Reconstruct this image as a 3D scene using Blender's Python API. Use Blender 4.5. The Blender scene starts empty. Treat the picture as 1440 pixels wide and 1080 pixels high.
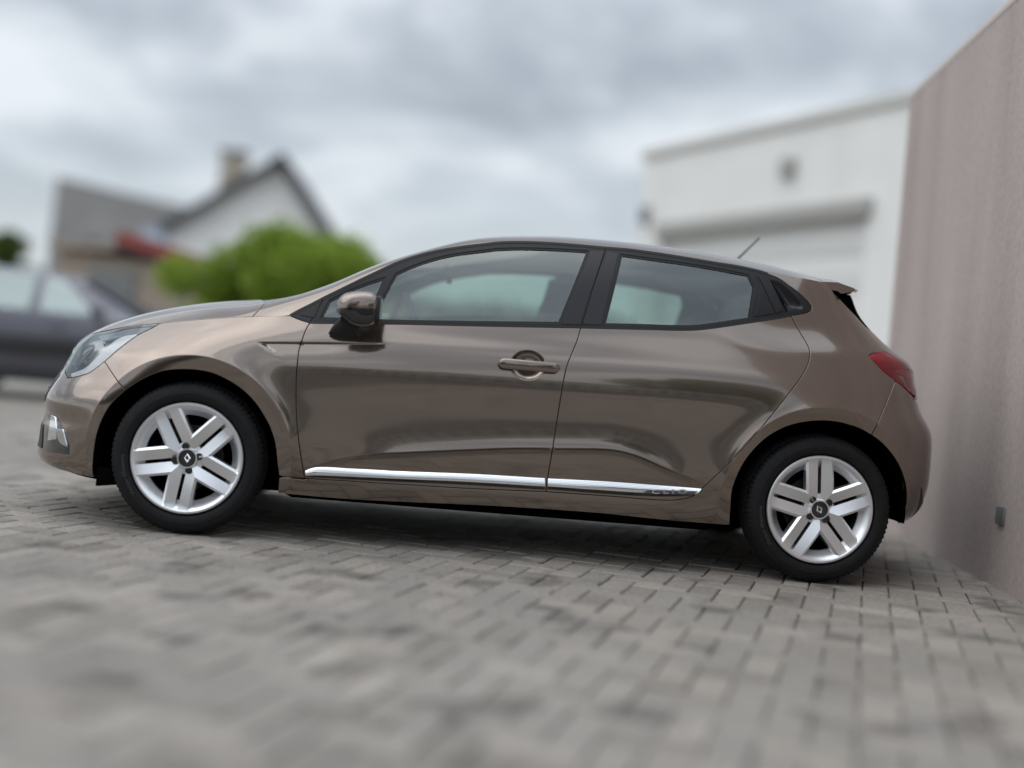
import bpy, bmesh, math, random
import numpy as np
from mathutils import Vector, Matrix, noise
from mathutils.geometry import delaunay_2d_cdt

random.seed(7); np.random.seed(7)
SC = bpy.context.scene
COL = SC.collection

# ------------------------------------------------------------------ camera
def camera_axes(yaw, pitch, roll):
    f = Vector((math.sin(yaw)*math.cos(pitch), math.cos(yaw)*math.cos(pitch), math.sin(pitch)))
    r0 = Vector((math.cos(yaw), -math.sin(yaw), 0)); u0 = r0.cross(f)
    return r0*math.cos(roll)+u0*math.sin(roll), u0*math.cos(roll)-r0*math.sin(roll), f
cam_data = bpy.data.cameras.new('camera')
cam = bpy.data.objects.new('camera', cam_data); COL.objects.link(cam)
R_, U_, F_ = camera_axes(0.0621, -0.0088, 0.0866)
M = Matrix.Identity(4)
for i in range(3):
    M[i][0] = R_[i]; M[i][1] = U_[i]; M[i][2] = -F_[i]; M[i][3] = (0.9657, -5.7593, 0.7586)[i]
cam.matrix_world = M
cam_data.sensor_width = 36.0; cam_data.lens = 36.0*1700/1440
cam_data.clip_start = 0.05; cam_data.clip_end = 2000
cam_data.dof.use_dof = True; cam_data.dof.focus_distance = 5.05; cam_data.dof.aperture_fstop = 0.41
SC.camera = cam

# ------------------------------------------------------------------ sky, sun, exposure
world = bpy.data.worlds.new('World'); SC.world = world; world.use_nodes = True
SUN_EL, SUN_AZ = 56, 266          # degrees; azimuth clockwise from +Y
def build_world():
    nt = world.node_tree; N = nt.nodes; L = nt.links; N.clear()
    out = N.new('ShaderNodeOutputWorld'); bg = N.new('ShaderNodeBackground'); bg.inputs[1].default_value = 0.1
    sky = N.new('ShaderNodeTexSky'); sky.sky_type = 'NISHITA'; sky.sun_disc = False
    sky.sun_elevation = math.radians(SUN_EL); sky.sun_rotation = math.radians(SUN_AZ)
    tc = N.new('ShaderNodeTexCoord'); sep = N.new('ShaderNodeSeparateXYZ'); L.new(tc.outputs['Generated'], sep.inputs[0])
    # clouds lie on a flat layer overhead, so they flatten towards the horizon
    zz = N.new('ShaderNodeMath'); zz.operation = 'MAXIMUM'; L.new(sep.outputs[2], zz.inputs[0]); zz.inputs[1].default_value = 0.0
    za = N.new('ShaderNodeMath'); za.operation = 'ADD'; L.new(zz.outputs[0], za.inputs[0]); za.inputs[1].default_value = 0.22
    dx = N.new('ShaderNodeMath'); dx.operation = 'DIVIDE'; L.new(sep.outputs[0], dx.inputs[0]); L.new(za.outputs[0], dx.inputs[1])
    dy = N.new('ShaderNodeMath'); dy.operation = 'DIVIDE'; L.new(sep.outputs[1], dy.inputs[0]); L.new(za.outputs[0], dy.inputs[1])
    cb = N.new('ShaderNodeCombineXYZ'); L.new(dx.outputs[0], cb.inputs[0]); L.new(dy.outputs[0], cb.inputs[1]); cb.inputs[2].default_value = 3.3
    n1 = N.new('ShaderNodeTexNoise'); n1.inputs['Scale'].default_value = 1.9; n1.inputs['Detail'].default_value = 8; n1.inputs['Roughness'].default_value = .54
    n1.inputs['Distortion'].default_value = .35; L.new(cb.outputs[0], n1.inputs['Vector'])
    n2 = N.new('ShaderNodeTexNoise'); n2.inputs['Scale'].default_value = .55; n2.inputs['Detail'].default_value = 3; L.new(cb.outputs[0], n2.inputs['Vector'])
    mx = N.new('ShaderNodeMath'); mx.operation = 'MULTIPLY_ADD'; L.new(n2.outputs[0], mx.inputs[0]); mx.inputs[1].default_value = .55; L.new(n1.outputs[0], mx.inputs[2])
    rp = N.new('ShaderNodeValToRGB'); L.new(mx.outputs[0], rp.inputs[0])
    e = rp.color_ramp.elements
    e[0].position = .66; e[0].color = (.37, .41, .455, 1); e[1].position = .90; e[1].color = (.90, .935, .97, 1)
    m = e.new(.76); m.color = (.51, .56, .61, 1)
    # paler band low over the horizon
    hz = N.new('ShaderNodeMapRange'); L.new(zz.outputs[0], hz.inputs[0]); hz.inputs[1].default_value = 0; hz.inputs[2].default_value = .24
    hz.inputs[3].default_value = .8; hz.inputs[4].default_value = 0
    pale = N.new('ShaderNodeMix'); pale.data_type = 'RGBA'; L.new(hz.outputs[0], pale.inputs[0]); L.new(rp.outputs[0], pale.inputs[6])
    pale.inputs[7].default_value = (.74, .785, .82, 1)
    sc = N.new('ShaderNodeMix'); sc.data_type = 'RGBA'; sc.blend_type = 'MULTIPLY'; sc.inputs[0].default_value = 1; L.new(pale.outputs[2], sc.inputs[6])
    sc.inputs[7].default_value = (4.9, 4.9, 4.9, 1)
    # an overcast sky grows lighter towards the zenith
    zf = N.new('ShaderNodeMapRange'); L.new(zz.outputs[0], zf.inputs[0]); zf.inputs[1].default_value = .24; zf.inputs[2].default_value = .85
    zf.inputs[3].default_value = 1.0; zf.inputs[4].default_value = 2.2
    zs = N.new('ShaderNodeVectorMath'); zs.operation = 'SCALE'; L.new(sc.outputs[2], zs.inputs[0]); L.new(zf.outputs[0], zs.inputs[3])
    mix = N.new('ShaderNodeMix'); mix.data_type = 'RGBA'; mix.inputs[0].default_value = .90; L.new(sky.outputs[0], mix.inputs[6]); L.new(zs.outputs[0], mix.inputs[7])
    L.new(mix.outputs[2], bg.inputs[0]); L.new(bg.outputs[0], out.inputs[0])
build_world()
sun_d = bpy.data.lights.new('sun', 'SUN'); sun_d.energy = .55; sun_d.angle = math.radians(80); sun_d.color = (1, .96, .9)
sun = bpy.data.objects.new('sun', sun_d); COL.objects.link(sun)
az, el = math.radians(SUN_AZ), math.radians(SUN_EL)
d_ = Vector((math.sin(az)*math.cos(el), math.cos(az)*math.cos(el), math.sin(el)))
sun.rotation_euler = d_.to_track_quat('Z', 'Y').to_euler()
SC.view_settings.view_transform = 'Standard'; SC.view_settings.look = 'None'; SC.view_settings.gamma = 1
SC.view_settings.exposure = 1.0; SC.view_settings.use_curve_mapping = False
SC.render.engine = 'CYCLES'
SC.cycles.max_bounces = 10; SC.cycles.transparent_max_bounces = 16; SC.cycles.caustics_reflective = False; SC.cycles.caustics_refractive = False

# ------------------------------------------------------------------ materials
MAT = {}
def pmat(name, col, rough=.5, metal=0, coat=0, coat_rough=.02, spec=.5, noise_amt=0, noise_scale=6, bump=0, bump_scale=60, alpha_spec=None, coat_ior=1.5):
    m = bpy.data.materials.new(name); m.use_nodes = True; nt = m.node_tree; b = nt.nodes['Principled BSDF']
    b.inputs['Base Color'].default_value = (*col, 1); b.inputs['Roughness'].default_value = rough; b.inputs['Metallic'].default_value = metal
    b.inputs['Coat Weight'].default_value = coat; b.inputs['Coat Roughness'].default_value = coat_rough; b.inputs['Specular IOR Level'].default_value = spec
    b.inputs['Coat IOR'].default_value = coat_ior
    if noise_amt or bump:
        tc = nt.nodes.new('ShaderNodeTexCoord')
    if noise_amt:
        n = nt.nodes.new('ShaderNodeTexNoise'); n.inputs['Scale'].default_value = noise_scale; n.inputs['Detail'].default_value = 5
        nt.links.new(tc.outputs['Object'], n.inputs['Vector'])
        r = nt.nodes.new('ShaderNodeValToRGB'); nt.links.new(n.outputs[0], r.inputs[0])
        r.color_ramp.elements[0].position = .3; r.color_ramp.elements[1].position = .7
        r.color_ramp.elements[0].color = (*[c*(1-noise_amt) for c in col], 1); r.color_ramp.elements[1].color = (*[min(1, c*(1+noise_amt)) for c in col], 1)
        nt.links.new(r.outputs[0], b.inputs['Base Color'])
    if bump:
        n = nt.nodes.new('ShaderNodeTexNoise'); n.inputs['Scale'].default_value = bump_scale; n.inputs['Detail'].default_value = 4
        nt.links.new(tc.outputs['Object'], n.inputs['Vector'])
        bp_ = nt.nodes.new('ShaderNodeBump'); bp_.inputs['Strength'].default_value = bump; bp_.inputs['Distance'].default_value = .02
        nt.links.new(n.outputs[0], bp_.inputs['Height']); nt.links.new(bp_.outputs[0], b.inputs['Normal'])
    MAT[name] = m; return m
def glass_mat(name, tint, f0=.06, rough=0.0, refl=1.0):
    """thin sheet of glass: what lies behind shows through its tint, the surroundings mirror in it"""
    m = bpy.data.materials.new(name); m.use_nodes = True; nt = m.node_tree; N = nt.nodes; L = nt.links; N.clear()
    o = N.new('ShaderNodeOutputMaterial'); mx = N.new('ShaderNodeMixShader'); tr = N.new('ShaderNodeBsdfTransparent'); gl = N.new('ShaderNodeBsdfGlossy')
    tr.inputs[0].default_value = (*tint, 1); gl.inputs['Roughness'].default_value = rough; gl.inputs[0].default_value = (.93*refl, refl, refl, 1)
    lw = N.new('ShaderNodeFresnel'); lw.inputs[0].default_value = 1.5
    mr = N.new('ShaderNodeMapRange'); L.new(lw.outputs[0], mr.inputs[0]); mr.inputs[1].default_value = .04; mr.inputs[2].default_value = 1; mr.inputs[3].default_value = f0; mr.inputs[4].default_value = 1
    L.new(mr.outputs[0], mx.inputs[0]); L.new(tr.outputs[0], mx.inputs[1]); L.new(gl.outputs[0], mx.inputs[2]); L.new(mx.outputs[0], o.inputs[0])
    MAT[name] = m; return m
def paint_mat(name, col, metal=.7, rough=.36):
    m = pmat(name, col, rough, metal, coat=1, coat_rough=.012)
    nt = m.node_tree; b = nt.nodes['Principled BSDF']; b.inputs['Coat IOR'].default_value = 1.8; b.inputs['Specular Tint'].default_value = (.55, .47, .43, 1)
    tc = nt.nodes.new('ShaderNodeTexCoord')
    v = nt.nodes.new('ShaderNodeTexVoronoi'); v.inputs['Scale'].default_value = 900; nt.links.new(tc.outputs['Object'], v.inputs['Vector'])
    mx = nt.nodes.new('ShaderNodeMix'); mx.data_type = 'RGBA'; mx.blend_type = 'MULTIPLY'; mx.inputs[0].default_value = .25
    mx.inputs[6].default_value = (*col, 1); nt.links.new(v.outputs['Color'], mx.inputs[7])
    g = nt.nodes.new('ShaderNodeMix'); g.data_type = 'RGBA'; g.blend_type = 'MULTIPLY'; g.inputs[0].default_value = 1
    nt.links.new(mx.outputs[2], g.inputs[6]); g.inputs[7].default_value = (1.12, 1.12, 1.12, 1)
    nt.links.new(g.outputs[2], b.inputs['Base Color'])
    return m
paint_mat('brown_paint', (.226, .177, .145), .90, .165)
pmat('black_trim', (.014, .014, .016), .34, spec=.3)
pmat('pillar_black', (.012, .012, .015), .22, spec=.4)
pmat('piano_black', (.008, .008, .009), .08, coat=1)
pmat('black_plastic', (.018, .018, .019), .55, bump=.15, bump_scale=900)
pmat('rubber_seal', (.006, .006, .006), .6)
pmat('underside_black', (.003, .003, .003), 1, spec=0)
pmat('tyre_rubber', (.009, .009, .010), .62, spec=.25, noise_amt=.25, noise_scale=30, bump=.1, bump_scale=300)
pmat('tyre_lettering', (.045, .045, .048), .5)
pmat('chrome', (.86, .87, .88), .035, metal=1)
pmat('satin_chrome', (.62, .63, .65), .16, metal=1)
pmat('wheel_silver', (.82, .83, .85), .30, metal=.85, coat=.4, coat_rough=.08)
pmat('wheel_barrel', (.40, .41, .43), .42, metal=.6)
pmat('brake_iron', (.06, .055, .05), .55, metal=.7, noise_amt=.3, noise_scale=20)
pmat('dark_cap', (.03, .03, .032), .3, metal=.3, coat=.4)
glass_mat('car_glass', (.52, .65, .60), .135)
glass_mat('lamp_cover', (.98, .98, .99), .045)
glass_mat('mirror_face', (.05, .05, .05), .8)
pmat('lamp_silver', (.93, .94, .95), .25, metal=.35, bump=.4, bump_scale=45)
pmat('lamp_grey', (.33, .36, .40), .25, metal=.5)
pmat('drl_white', (.92, .93, .95), .25, metal=0, bump=.2, bump_scale=120)
pmat('tail_red', (.30, .006, .012), .12, coat=1, coat_rough=.02, bump=.12, bump_scale=70)
pmat('tail_bright', (.90, .09, .12), .18, coat=1, bump=.2, bump_scale=100)
pmat('tail_dark', (.62, .020, .045), .25, coat=.3)
pmat('tail_pale', (.62, .38, .40), .2, coat=1)
pmat('interior_dark', (.045, .046, .05), .8)
pmat('seat_cloth', (.085, .086, .095), .9, bump=.3, bump_scale=200)
pmat('headliner', (.22, .22, .22), .9)

# ------------------------------------------------------------------ helpers
def empty(name, loc=(0, 0, 0), rz=0, parent=None):
    o = bpy.data.objects.new(name, None); COL.objects.link(o); o.location = loc; o.rotation_euler = (0, 0, rz); o.parent = parent; o.empty_display_size = .1
    return o
def tag(o, label=None, category=None, group=None, kind=None):
    if label: o['label'] = label
    if category: o['category'] = category
    if group: o['group'] = group
    if kind: o['kind'] = kind
    return o
def mesh_obj(name, verts, faces, mat, parent=None, smooth=False, normals=None, loc=None):
    me = bpy.data.meshes.new(name); me.from_pydata([tuple(map(float, v)) for v in verts], [], [tuple(map(int, f)) for f in faces]); me.validate()
    for m in (mat if isinstance(mat, (list, tuple)) else [mat]): me.materials.append(MAT[m] if isinstance(m, str) else m)
    if smooth or normals is not None: me.polygons.foreach_set('use_smooth', [True]*len(me.polygons))
    if normals is not None: me.normals_split_custom_set_from_vertices([tuple(map(float, n)) for n in normals])
    me.update()
    o = bpy.data.objects.new(name, me); COL.objects.link(o); o.parent = parent
    if loc is not None: o.location = loc
    return o
class MB:
    """collects shapes into one mesh"""
    def __init__(self): self.v = []; self.f = []
    def add(self, vs, fs):
        b = len(self.v); self.v += [tuple(v) for v in vs]; self.f += [tuple(i+b for i in f) for f in fs]; return self
    def box(self, x0, x1, y0, y1, z0, z1):
        v = [(x, y, z) for z in (z0, z1) for y in (y0, y1) for x in (x0, x1)]
        return self.add(v, [(0, 2, 3, 1), (4, 5, 7, 6), (0, 1, 5, 4), (2, 6, 7, 3), (0, 4, 6, 2), (1, 3, 7, 5)])
    def hexa(self, bot, top):
        return self.add(list(bot)+list(top), [(3, 2, 1, 0), (4, 5, 6, 7), (0, 1, 5, 4), (1, 2, 6, 5), (2, 3, 7, 6), (3, 0, 4, 7)])
    def tube(self, pts, r, n=10, cap=True):
        pts = [Vector(p) for p in pts]; rs = r if isinstance(r, (list, tuple)) else [r]*len(pts); rings = []
        for i, p in enumerate(pts):
            t = (pts[min(i+1, len(pts)-1)]-pts[max(i-1, 0)]).normalized(); a = t.orthogonal().normalized() if i == 0 else (a-t*a.dot(t)).normalized(); b = t.cross(a)
            rings.append([p+(a*math.cos(2*math.pi*k/n)+b*math.sin(2*math.pi*k/n))*rs[i] for k in range(n)])
        return self.loft(rings, cap)
    def loft(self, rings, cap=True, closed=True):
        n = len(rings[0]); v = [p for r in rings for p in r]; f = []
        for i in range(len(rings)-1):
            for k in range(n if closed else n-1):
                a, b = i*n+k, i*n+(k+1) % n; f.append((a, b, b+n, a+n))
        if cap: f.append(tuple(range(n-1, -1, -1))); f.append(tuple((len(rings)-1)*n+k for k in range(n)))
        return self.add(v, f)
    def prism(self, poly, y0, y1):
        """outline in x-z pushed through from y0 to y1"""
        return self.loft([[(x, y0, z) for x, z in poly], [(x, y1, z) for x, z in poly]])
    def lathe(self, prof, n=64, closed=False):
        """profile of (radius, y) turned about the y axis"""
        b = len(self.v); m = len(prof)
        for k in range(n):
            a = 2*math.pi*k/n
            for r, y in prof: self.v.append((r*math.cos(a), y, r*math.sin(a)))
        for k in range(n):
            for i in range(m-1):
                p, q = b+k*m+i, b+((k+1) % n)*m+i; self.f.append((p, p+1, q+1, q))
        return self
    def build(self, name, mat, parent=None, smooth=False, bevel=0, angle=None, loc=None):
        o = mesh_obj(name, self.v, self.f, mat, parent, smooth, loc=loc)
        bm = bmesh.new(); bm.from_mesh(o.data); bmesh.ops.recalc_face_normals(bm, faces=bm.faces)
        if bevel: bmesh.ops.bevel(bm, geom=list(bm.edges), offset=bevel, segments=2, affect='EDGES', profile=.5)
        bm.to_mesh(o.data); bm.free()
        if bevel or smooth:
            o.data.polygons.foreach_set('use_smooth', [True]*len(o.data.polygons)); o.data.set_sharp_from_angle(angle=angle or math.radians(38))
        return o

# ------------------------------------------------------------------ ground
def nodes(m): return m.node_tree.nodes, m.node_tree.links
def brick_mat():
    m = pmat('paving_brick', (.30, .285, .268), .82, spec=.3); N, L = nodes(m); b = N['Principled BSDF']
    tc = N.new('ShaderNodeTexCoord'); ge = N.new('ShaderNodeNewGeometry'); oi = N.new('ShaderNodeObjectInfo')
    at = N.new('ShaderNodeAttribute'); at.attribute_name = 'tone'
    add = N.new('ShaderNodeMath'); add.operation = 'ADD'; L.new(oi.outputs['Random'], add.inputs[0]); L.new(at.outputs['Fac'], add.inputs[1])
    fr = N.new('ShaderNodeMath'); fr.operation = 'FRACT'; L.new(add.outputs[0], fr.inputs[0])
    r = N.new('ShaderNodeValToRGB'); L.new(fr.outputs[0], r.inputs[0]); e = r.color_ramp.elements
    e[0].position = 0; e[0].color = (.232, .210, .186, 1); e[1].position = 1; e[1].color = (.345, .316, .282, 1)
    for p, c in ((.3, (.290, .269, .241)), (.55, (.270, .252, .230)), (.8, (.318, .284, .252))): q = e.new(p); q.color = (*c, 1)
    n = N.new('ShaderNodeTexNoise'); n.inputs['Scale'].default_value = .9; n.inputs['Detail'].default_value = 6; L.new(ge.outputs['Position'], n.inputs['Vector'])
    n2 = N.new('ShaderNodeTexNoise'); n2.inputs['Scale'].default_value = 55; n2.inputs['Detail'].default_value = 5; L.new(ge.outputs['Position'], n2.inputs['Vector'])
    n3 = N.new('ShaderNodeTexNoise'); n3.inputs['Scale'].default_value = 3.2; n3.inputs['Detail'].default_value = 3; L.new(ge.outputs['Position'], n3.inputs['Vector'])
    def mul(a, fac_node, lo, hi, p0, p1):
        mr = N.new('ShaderNodeMapRange'); L.new(fac_node.outputs[0], mr.inputs[0]); mr.inputs[1].default_value = p0; mr.inputs[2].default_value = p1; mr.inputs[3].default_value = lo; mr.inputs[4].default_value = hi
        x = N.new('ShaderNodeVectorMath'); x.operation = 'SCALE'; L.new(a, x.inputs[0]); L.new(mr.outputs[0], x.inputs[3]); return x.outputs[0]
    c = mul(r.outputs[0], n, .82, 1.12, .3, .7); c = mul(c, n2, .80, 1.18, .3, .7); c = mul(c, n3, .60, 1.0, .34, .43)
    L.new(c, b.inputs['Base Color'])
    bp_ = N.new('ShaderNodeBump'); bp_.inputs['Strength'].default_value = .5; bp_.inputs['Distance'].default_value = .003; L.new(n2.outputs[0], bp_.inputs['Height']); L.new(bp_.outputs[0], b.inputs['Normal'])
brick_mat()
pmat('joint_sand', (.21, .197, .174), .95, noise_amt=.4, noise_scale=9)
def far_paving():
    m = pmat('far_paving', (.28, .262, .24), .85, noise_amt=.16, noise_scale=1.2); N, L = nodes(m)
far_paving()
g = MB(); g.add([(-300, -300, -.012), (300, -300, -.012), (300, 300, -.012), (-300, 300, -.012)], [(0, 1, 2, 3)])
ground = g.build('ground', 'joint_sand'); tag(ground, kind='structure')
pav = MB(); X0, X1, Y0, Y1 = -9.5, 7.5, -6.5, 9.0
ANG = math.radians(70)              # herringbone courses at 45 degrees to the drive
L_, W_, GAP = .210, .105, .005
ca, sa = math.cos(ANG), math.sin(ANG)
camp = Vector((0.9657, -5.7593, 0)); bricks = []
n_ = int(17/W_)
for i in range(-n_, n_):
    for j in range(-n_, n_):
        d = (i-j) % 4
        if d == 0: a0, b0, la, lb = i, j, 2, 1
        elif d == 2: a0, b0, la, lb = i, j-1, 1, 2
        else: continue
        ca_, cb_ = (a0+la/2)*W_, (b0+lb/2)*W_; x = ca_*ca-cb_*sa-1.0; y = ca_*sa+cb_*ca+1.0
        if X0 < x < X1 and Y0 < y < Y1: bricks.append((x, y, la > lb))
def in_view(x, y):
    d = Vector((x, y, 0))-Vector((0.9657, -5.7593, .7586)); z = d.dot(F_)
    if z < .5: return None
    u = 720+1700*d.dot(R_)/z; v = 540-1700*d.dot(U_)/z
    return z if -60 < u < 1500 and -60 < v < 1140 else None
def brick_mesh(name, seed):
    rnd = random.Random(seed); bm = bmesh.new(); hx, hy = (L_-GAP)/2, (W_-GAP)/2
    j = lambda: rnd.uniform(-.0012, .0012)
    low = [(sx*hx+j(), sy*hy+j()) for sx, sy in ((-1, -1), (1, -1), (1, 1), (-1, 1))]
    v0 = [bm.verts.new((x, y, -.03)) for x, y in low]; v1 = [bm.verts.new((x, y, -.005)) for x, y in low]
    v2 = [bm.verts.new((x*(1-.005/abs(x)), y*(1-.005/abs(y)), 0+j())) for x, y in low]
    for a, b in ((v0, v1), (v1, v2)):
        for k in range(4): bm.faces.new((a[k], a[(k+1) % 4], b[(k+1) % 4], b[k]))
    bm.faces.new(v2); me = bpy.data.meshes.new(name); bm.to_mesh(me); bm.free(); me.materials.append(MAT['paving_brick']); return me
BM = [brick_mesh('brick', s) for s in range(8)]
vis = sorted([(in_view(x, y), x, y, h) for x, y, h in bricks if in_view(x, y)], key=lambda t: t[0])
single = set((round(x, 4), round(y, 4)) for _, x, y, _ in vis[:300])
for _, x, y, h in vis[:300]:
    o = bpy.data.objects.new('brick', random.choice(BM)); COL.objects.link(o); o.parent = ground
    o.location = (x, y, random.uniform(-.003, .002)); o.rotation_euler = (random.gauss(0, .006), random.gauss(0, .006), ANG+(0 if h else math.pi/2)+random.gauss(0, .006))
hx, hy = (L_-GAP)/2, (W_-GAP)/2; vv = []; ff = []; tone = []
for x, y, h in bricks:
    if (round(x, 4), round(y, 4)) in single: continue
    a = ANG+(0 if h else math.pi/2)+random.gauss(0, .006); c, s = math.cos(a), math.sin(a); z = random.uniform(-.003, .002); tx, ty = random.gauss(0, .005), random.gauss(0, .005); b = len(vv); tn = random.random()
    for k, (e, zz) in enumerate(((0, -.012), (0, -.005), (.005, 0))):
        for sx, sy in ((-1, -1), (1, -1), (1, 1), (-1, 1)):
            px_, py_ = sx*(hx-e), sy*(hy-e); vv.append((x+px_*c-py_*s, y+px_*s+py_*c, z+zz+px_*tx+py_*ty))
    for r0 in (0, 4):
        for k in range(4): ff.append((b+r0+k, b+r0+(k+1) % 4, b+r0+4+(k+1) % 4, b+r0+4+k))
    ff.append((b+8, b+9, b+10, b+11)); tone += [tn]*12
me = bpy.data.meshes.new('brick_field'); me.from_pydata(vv, [], ff); me.materials.append(MAT['paving_brick'])
at = me.attributes.new('tone', 'FLOAT', 'POINT'); at.data.foreach_set('value', tone); me.update()
o = bpy.data.objects.new('brick_field', me); COL.objects.link(o); o.parent = ground; tag(o, kind='stuff')
# the paving runs on beyond the block work that can be made out
for nm, (x0, x1, y0, y1) in {'far': (-60, 60, 9.0, 90), 'left': (-60, -9.5, -7.2, 9.0), 'right': (7.5, 60, -7.2, 9.0), 'near': (-9.5, 7.5, -7.2, -6.5), 'across': (-60, 60, -40, -13)}.items():
    g = MB(); g.add([(x0, y0, -.004), (x1, y0, -.004), (x1, y1, -.004), (x0, y1, -.004)], [(0, 1, 2, 3)]); o = g.build('pavement', 'far_paving', ground)

pmat('asphalt', (.05, .05, .052), .85, noise_amt=.25, noise_scale=14, bump=.4, bump_scale=80)
g = MB(); g.add([(-60, -13, -.004), (60, -13, -.004), (60, -7.2, -.004), (-60, -7.2, -.004)], [(0, 1, 2, 3)]); tag(g.build('added_road', 'asphalt'), kind='structure')  # unseen dark road behind the camera, added to darken the door reflections
# ------------------------------------------------------------------ materials of the buildings
pmat('render_white', (.80, .80, .78), .8, noise_amt=.04, noise_scale=1.5)
pmat('trim_grey', (.60, .60, .57), .7); pmat('lintel_dark', (.38, .375, .355), .7)
pmat('door_white', (.74, .74, .725), .5); pmat('slate_roof', (.11, .108, .108), .75, noise_amt=.25, noise_scale=3)
pmat('slate_roof_pale', (.20, .193, .185), .75, noise_amt=.12, noise_scale=2)
pmat('gable_white', (.84, .84, .83), .8, noise_amt=.05, noise_scale=1); pmat('barge_dark', (.05, .052, .06), .6)
pmat('chimney_brick', (.40, .36, .30), .85, noise_amt=.3, noise_scale=9); pmat('window_dark', (.06, .07, .085), .08, coat=1)
pmat('window_white', (.75, .75, .75), .5); pmat('red_roof', (.30, .055, .045), .65, noise_amt=.2, noise_scale=8)
pmat('beige_brick', (.40, .33, .27), .85, noise_amt=.15, noise_scale=12); pmat('red_brick', (.15, .095, .075), .85, noise_amt=.25, noise_scale=12)
pmat('grey_metal', (.25, .26, .26), .5, metal=.6); pmat('blue_grey', (.30, .34, .42), .4)
def wall_mat():
    m = pmat('pink_render', (.33, .255, .235), .9, spec=.2); N, L = nodes(m); b = N['Principled BSDF']
    ge = N.new('ShaderNodeNewGeometry'); mp = N.new('ShaderNodeMapping'); L.new(ge.outputs['Position'], mp.inputs[0]); mp.inputs['Scale'].default_value = (2.6, 2.6, .3)
    n = N.new('ShaderNodeTexNoise'); n.inputs['Scale'].default_value = 1.0; n.inputs['Detail'].default_value = 6; L.new(mp.outputs[0], n.inputs['Vector'])
    r = N.new('ShaderNodeValToRGB'); L.new(n.outputs[0], r.inputs[0]); r.color_ramp.elements[0].position = .32; r.color_ramp.elements[1].position = .68
    r.color_ramp.elements[0].color = (.40, .34, .32, 1); r.color_ramp.elements[1].color = (.50, .43, .41, 1)
    n2 = N.new('ShaderNodeTexNoise'); n2.inputs['Scale'].default_value = 40; n2.inputs['Detail'].default_value = 6; L.new(ge.outputs['Position'], n2.inputs['Vector'])
    mr = N.new('ShaderNodeMapRange'); L.new(n2.outputs[0], mr.inputs[0]); mr.inputs[1].default_value = .3; mr.inputs[2].default_value = .7; mr.inputs[3].default_value = .9; mr.inputs[4].default_value = 1.1
    x = N.new('ShaderNodeVectorMath'); x.operation = 'SCALE'; L.new(r.outputs[0], x.inputs[0]); L.new(mr.outputs[0], x.inputs[3]); L.new(x.outputs[0], b.inputs['Base Color'])
    bp_ = N.new('ShaderNodeBump'); bp_.inputs['Strength'].default_value = .3; bp_.inputs['Distance'].default_value = .004; L.new(n2.outputs[0], bp_.inputs['Height']); L.new(bp_.outputs[0], b.inputs['Normal'])
wall_mat()
pmat('coping_pale', (.60, .55, .52), .8)

# ------------------------------------------------------------------ pink wall beside the tail of the car
A, B = Vector((3.85, 1.90, 0)), Vector((3.07, -3.6, 0)); dr = (B-A).normalized(); sd = Vector((-dr.y, dr.x, 0)); sd = sd if sd.x > 0 else -sd
def quad_wall(mb, a, b, t, z0, z1, z2=None):
    z2 = z1 if z2 is None else z2
    mb.hexa([(a.x, a.y, z0), (b.x, b.y, z0), ((b+sd*t).x, (b+sd*t).y, z0), ((a+sd*t).x, (a+sd*t).y, z0)], [(a.x, a.y, z1), (b.x, b.y, z2), ((b+sd*t).x, (b+sd*t).y, z2), ((a+sd*t).x, (a+sd*t).y, z1)])
pw = empty('side_wall', (A.x, A.y, 0)); tag(pw, 'tall pinkish rendered wall with a pale coping, right behind the car\'s tail', 'wall')
m = MB(); quad_wall(m, A, B, 1.8, -.02, 2.74); o = m.build('wall_face', 'pink_render', pw); o.location = (-A.x, -A.y, 0)
m = MB(); quad_wall(m, A-dr*.004-sd*.004, B-sd*.004, 1.81, 2.741, 2.79); o = m.build('coping', 'coping_pale', pw, bevel=.006); o.location = (-A.x, -A.y, 0)
p = A+dr*2.5-sd*.004; m = MB(); m.box(p.x-.012, p.x+.03, p.y-.04, p.y+.04, .28, .36); o = m.build('vent_cover', 'grey_metal', pw, bevel=.004); o.location = (-A.x, -A.y, 0)

# ------------------------------------------------------------------ white hall with the roller door
hR, hL = Vector((7.2, 10.0, 0)), Vector((4.43, 16.35, 0)); hd = (hR-hL).normalized(); hs = Vector((hd.y, -hd.x, 0)); hs = hs if hs.x > 0 else -hs
def hq(mb, s0, s1, d0, d1, z0, z1):
    P_ = lambda s, d: hL+hd*s+hs*d
    c = [P_(s0, d0), P_(s1, d0), P_(s1, d1), P_(s0, d1)]; mb.hexa([(q.x, q.y, z0) for q in c], [(q.x, q.y, z1) for q in c])
HLEN = (hR-hL).length+4
hall = empty('garage_hall', (hL.x, hL.y, 0)); tag(hall, 'white flat-roofed garage hall with a wide roller door behind the car', 'building')
def hb(mb, n, mt, bev=0, par=None):
    o = mb.build(n, mt, par or hall, bevel=bev)
    if par is None: o.location = (-hL.x, -hL.y, 0)
    return o
DS0, DS1, DZ = .75, 5.9, 3.45
m = MB(); hq(m, 0, DS0, 0, 9, 0, 4.9); hq(m, DS1, HLEN, 0, 9, 0, 4.9); hq(m, DS0, DS1, 0, 9, DZ, 4.9); hb(m, 'wall', 'render_white')
m = MB(); hq(m, -.06, HLEN+.05, -.07, 9.1, 4.901, 5.06); hb(m, 'roof_edge', 'trim_grey', .01)
for k in range(6):
    m = MB(); z0 = DZ*k/6; hq(m, DS0+.02, DS1-.02, .10, .16, z0+.008, z0+DZ/6-.008); hb(m, 'door_panel', 'door_white', .006)
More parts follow.
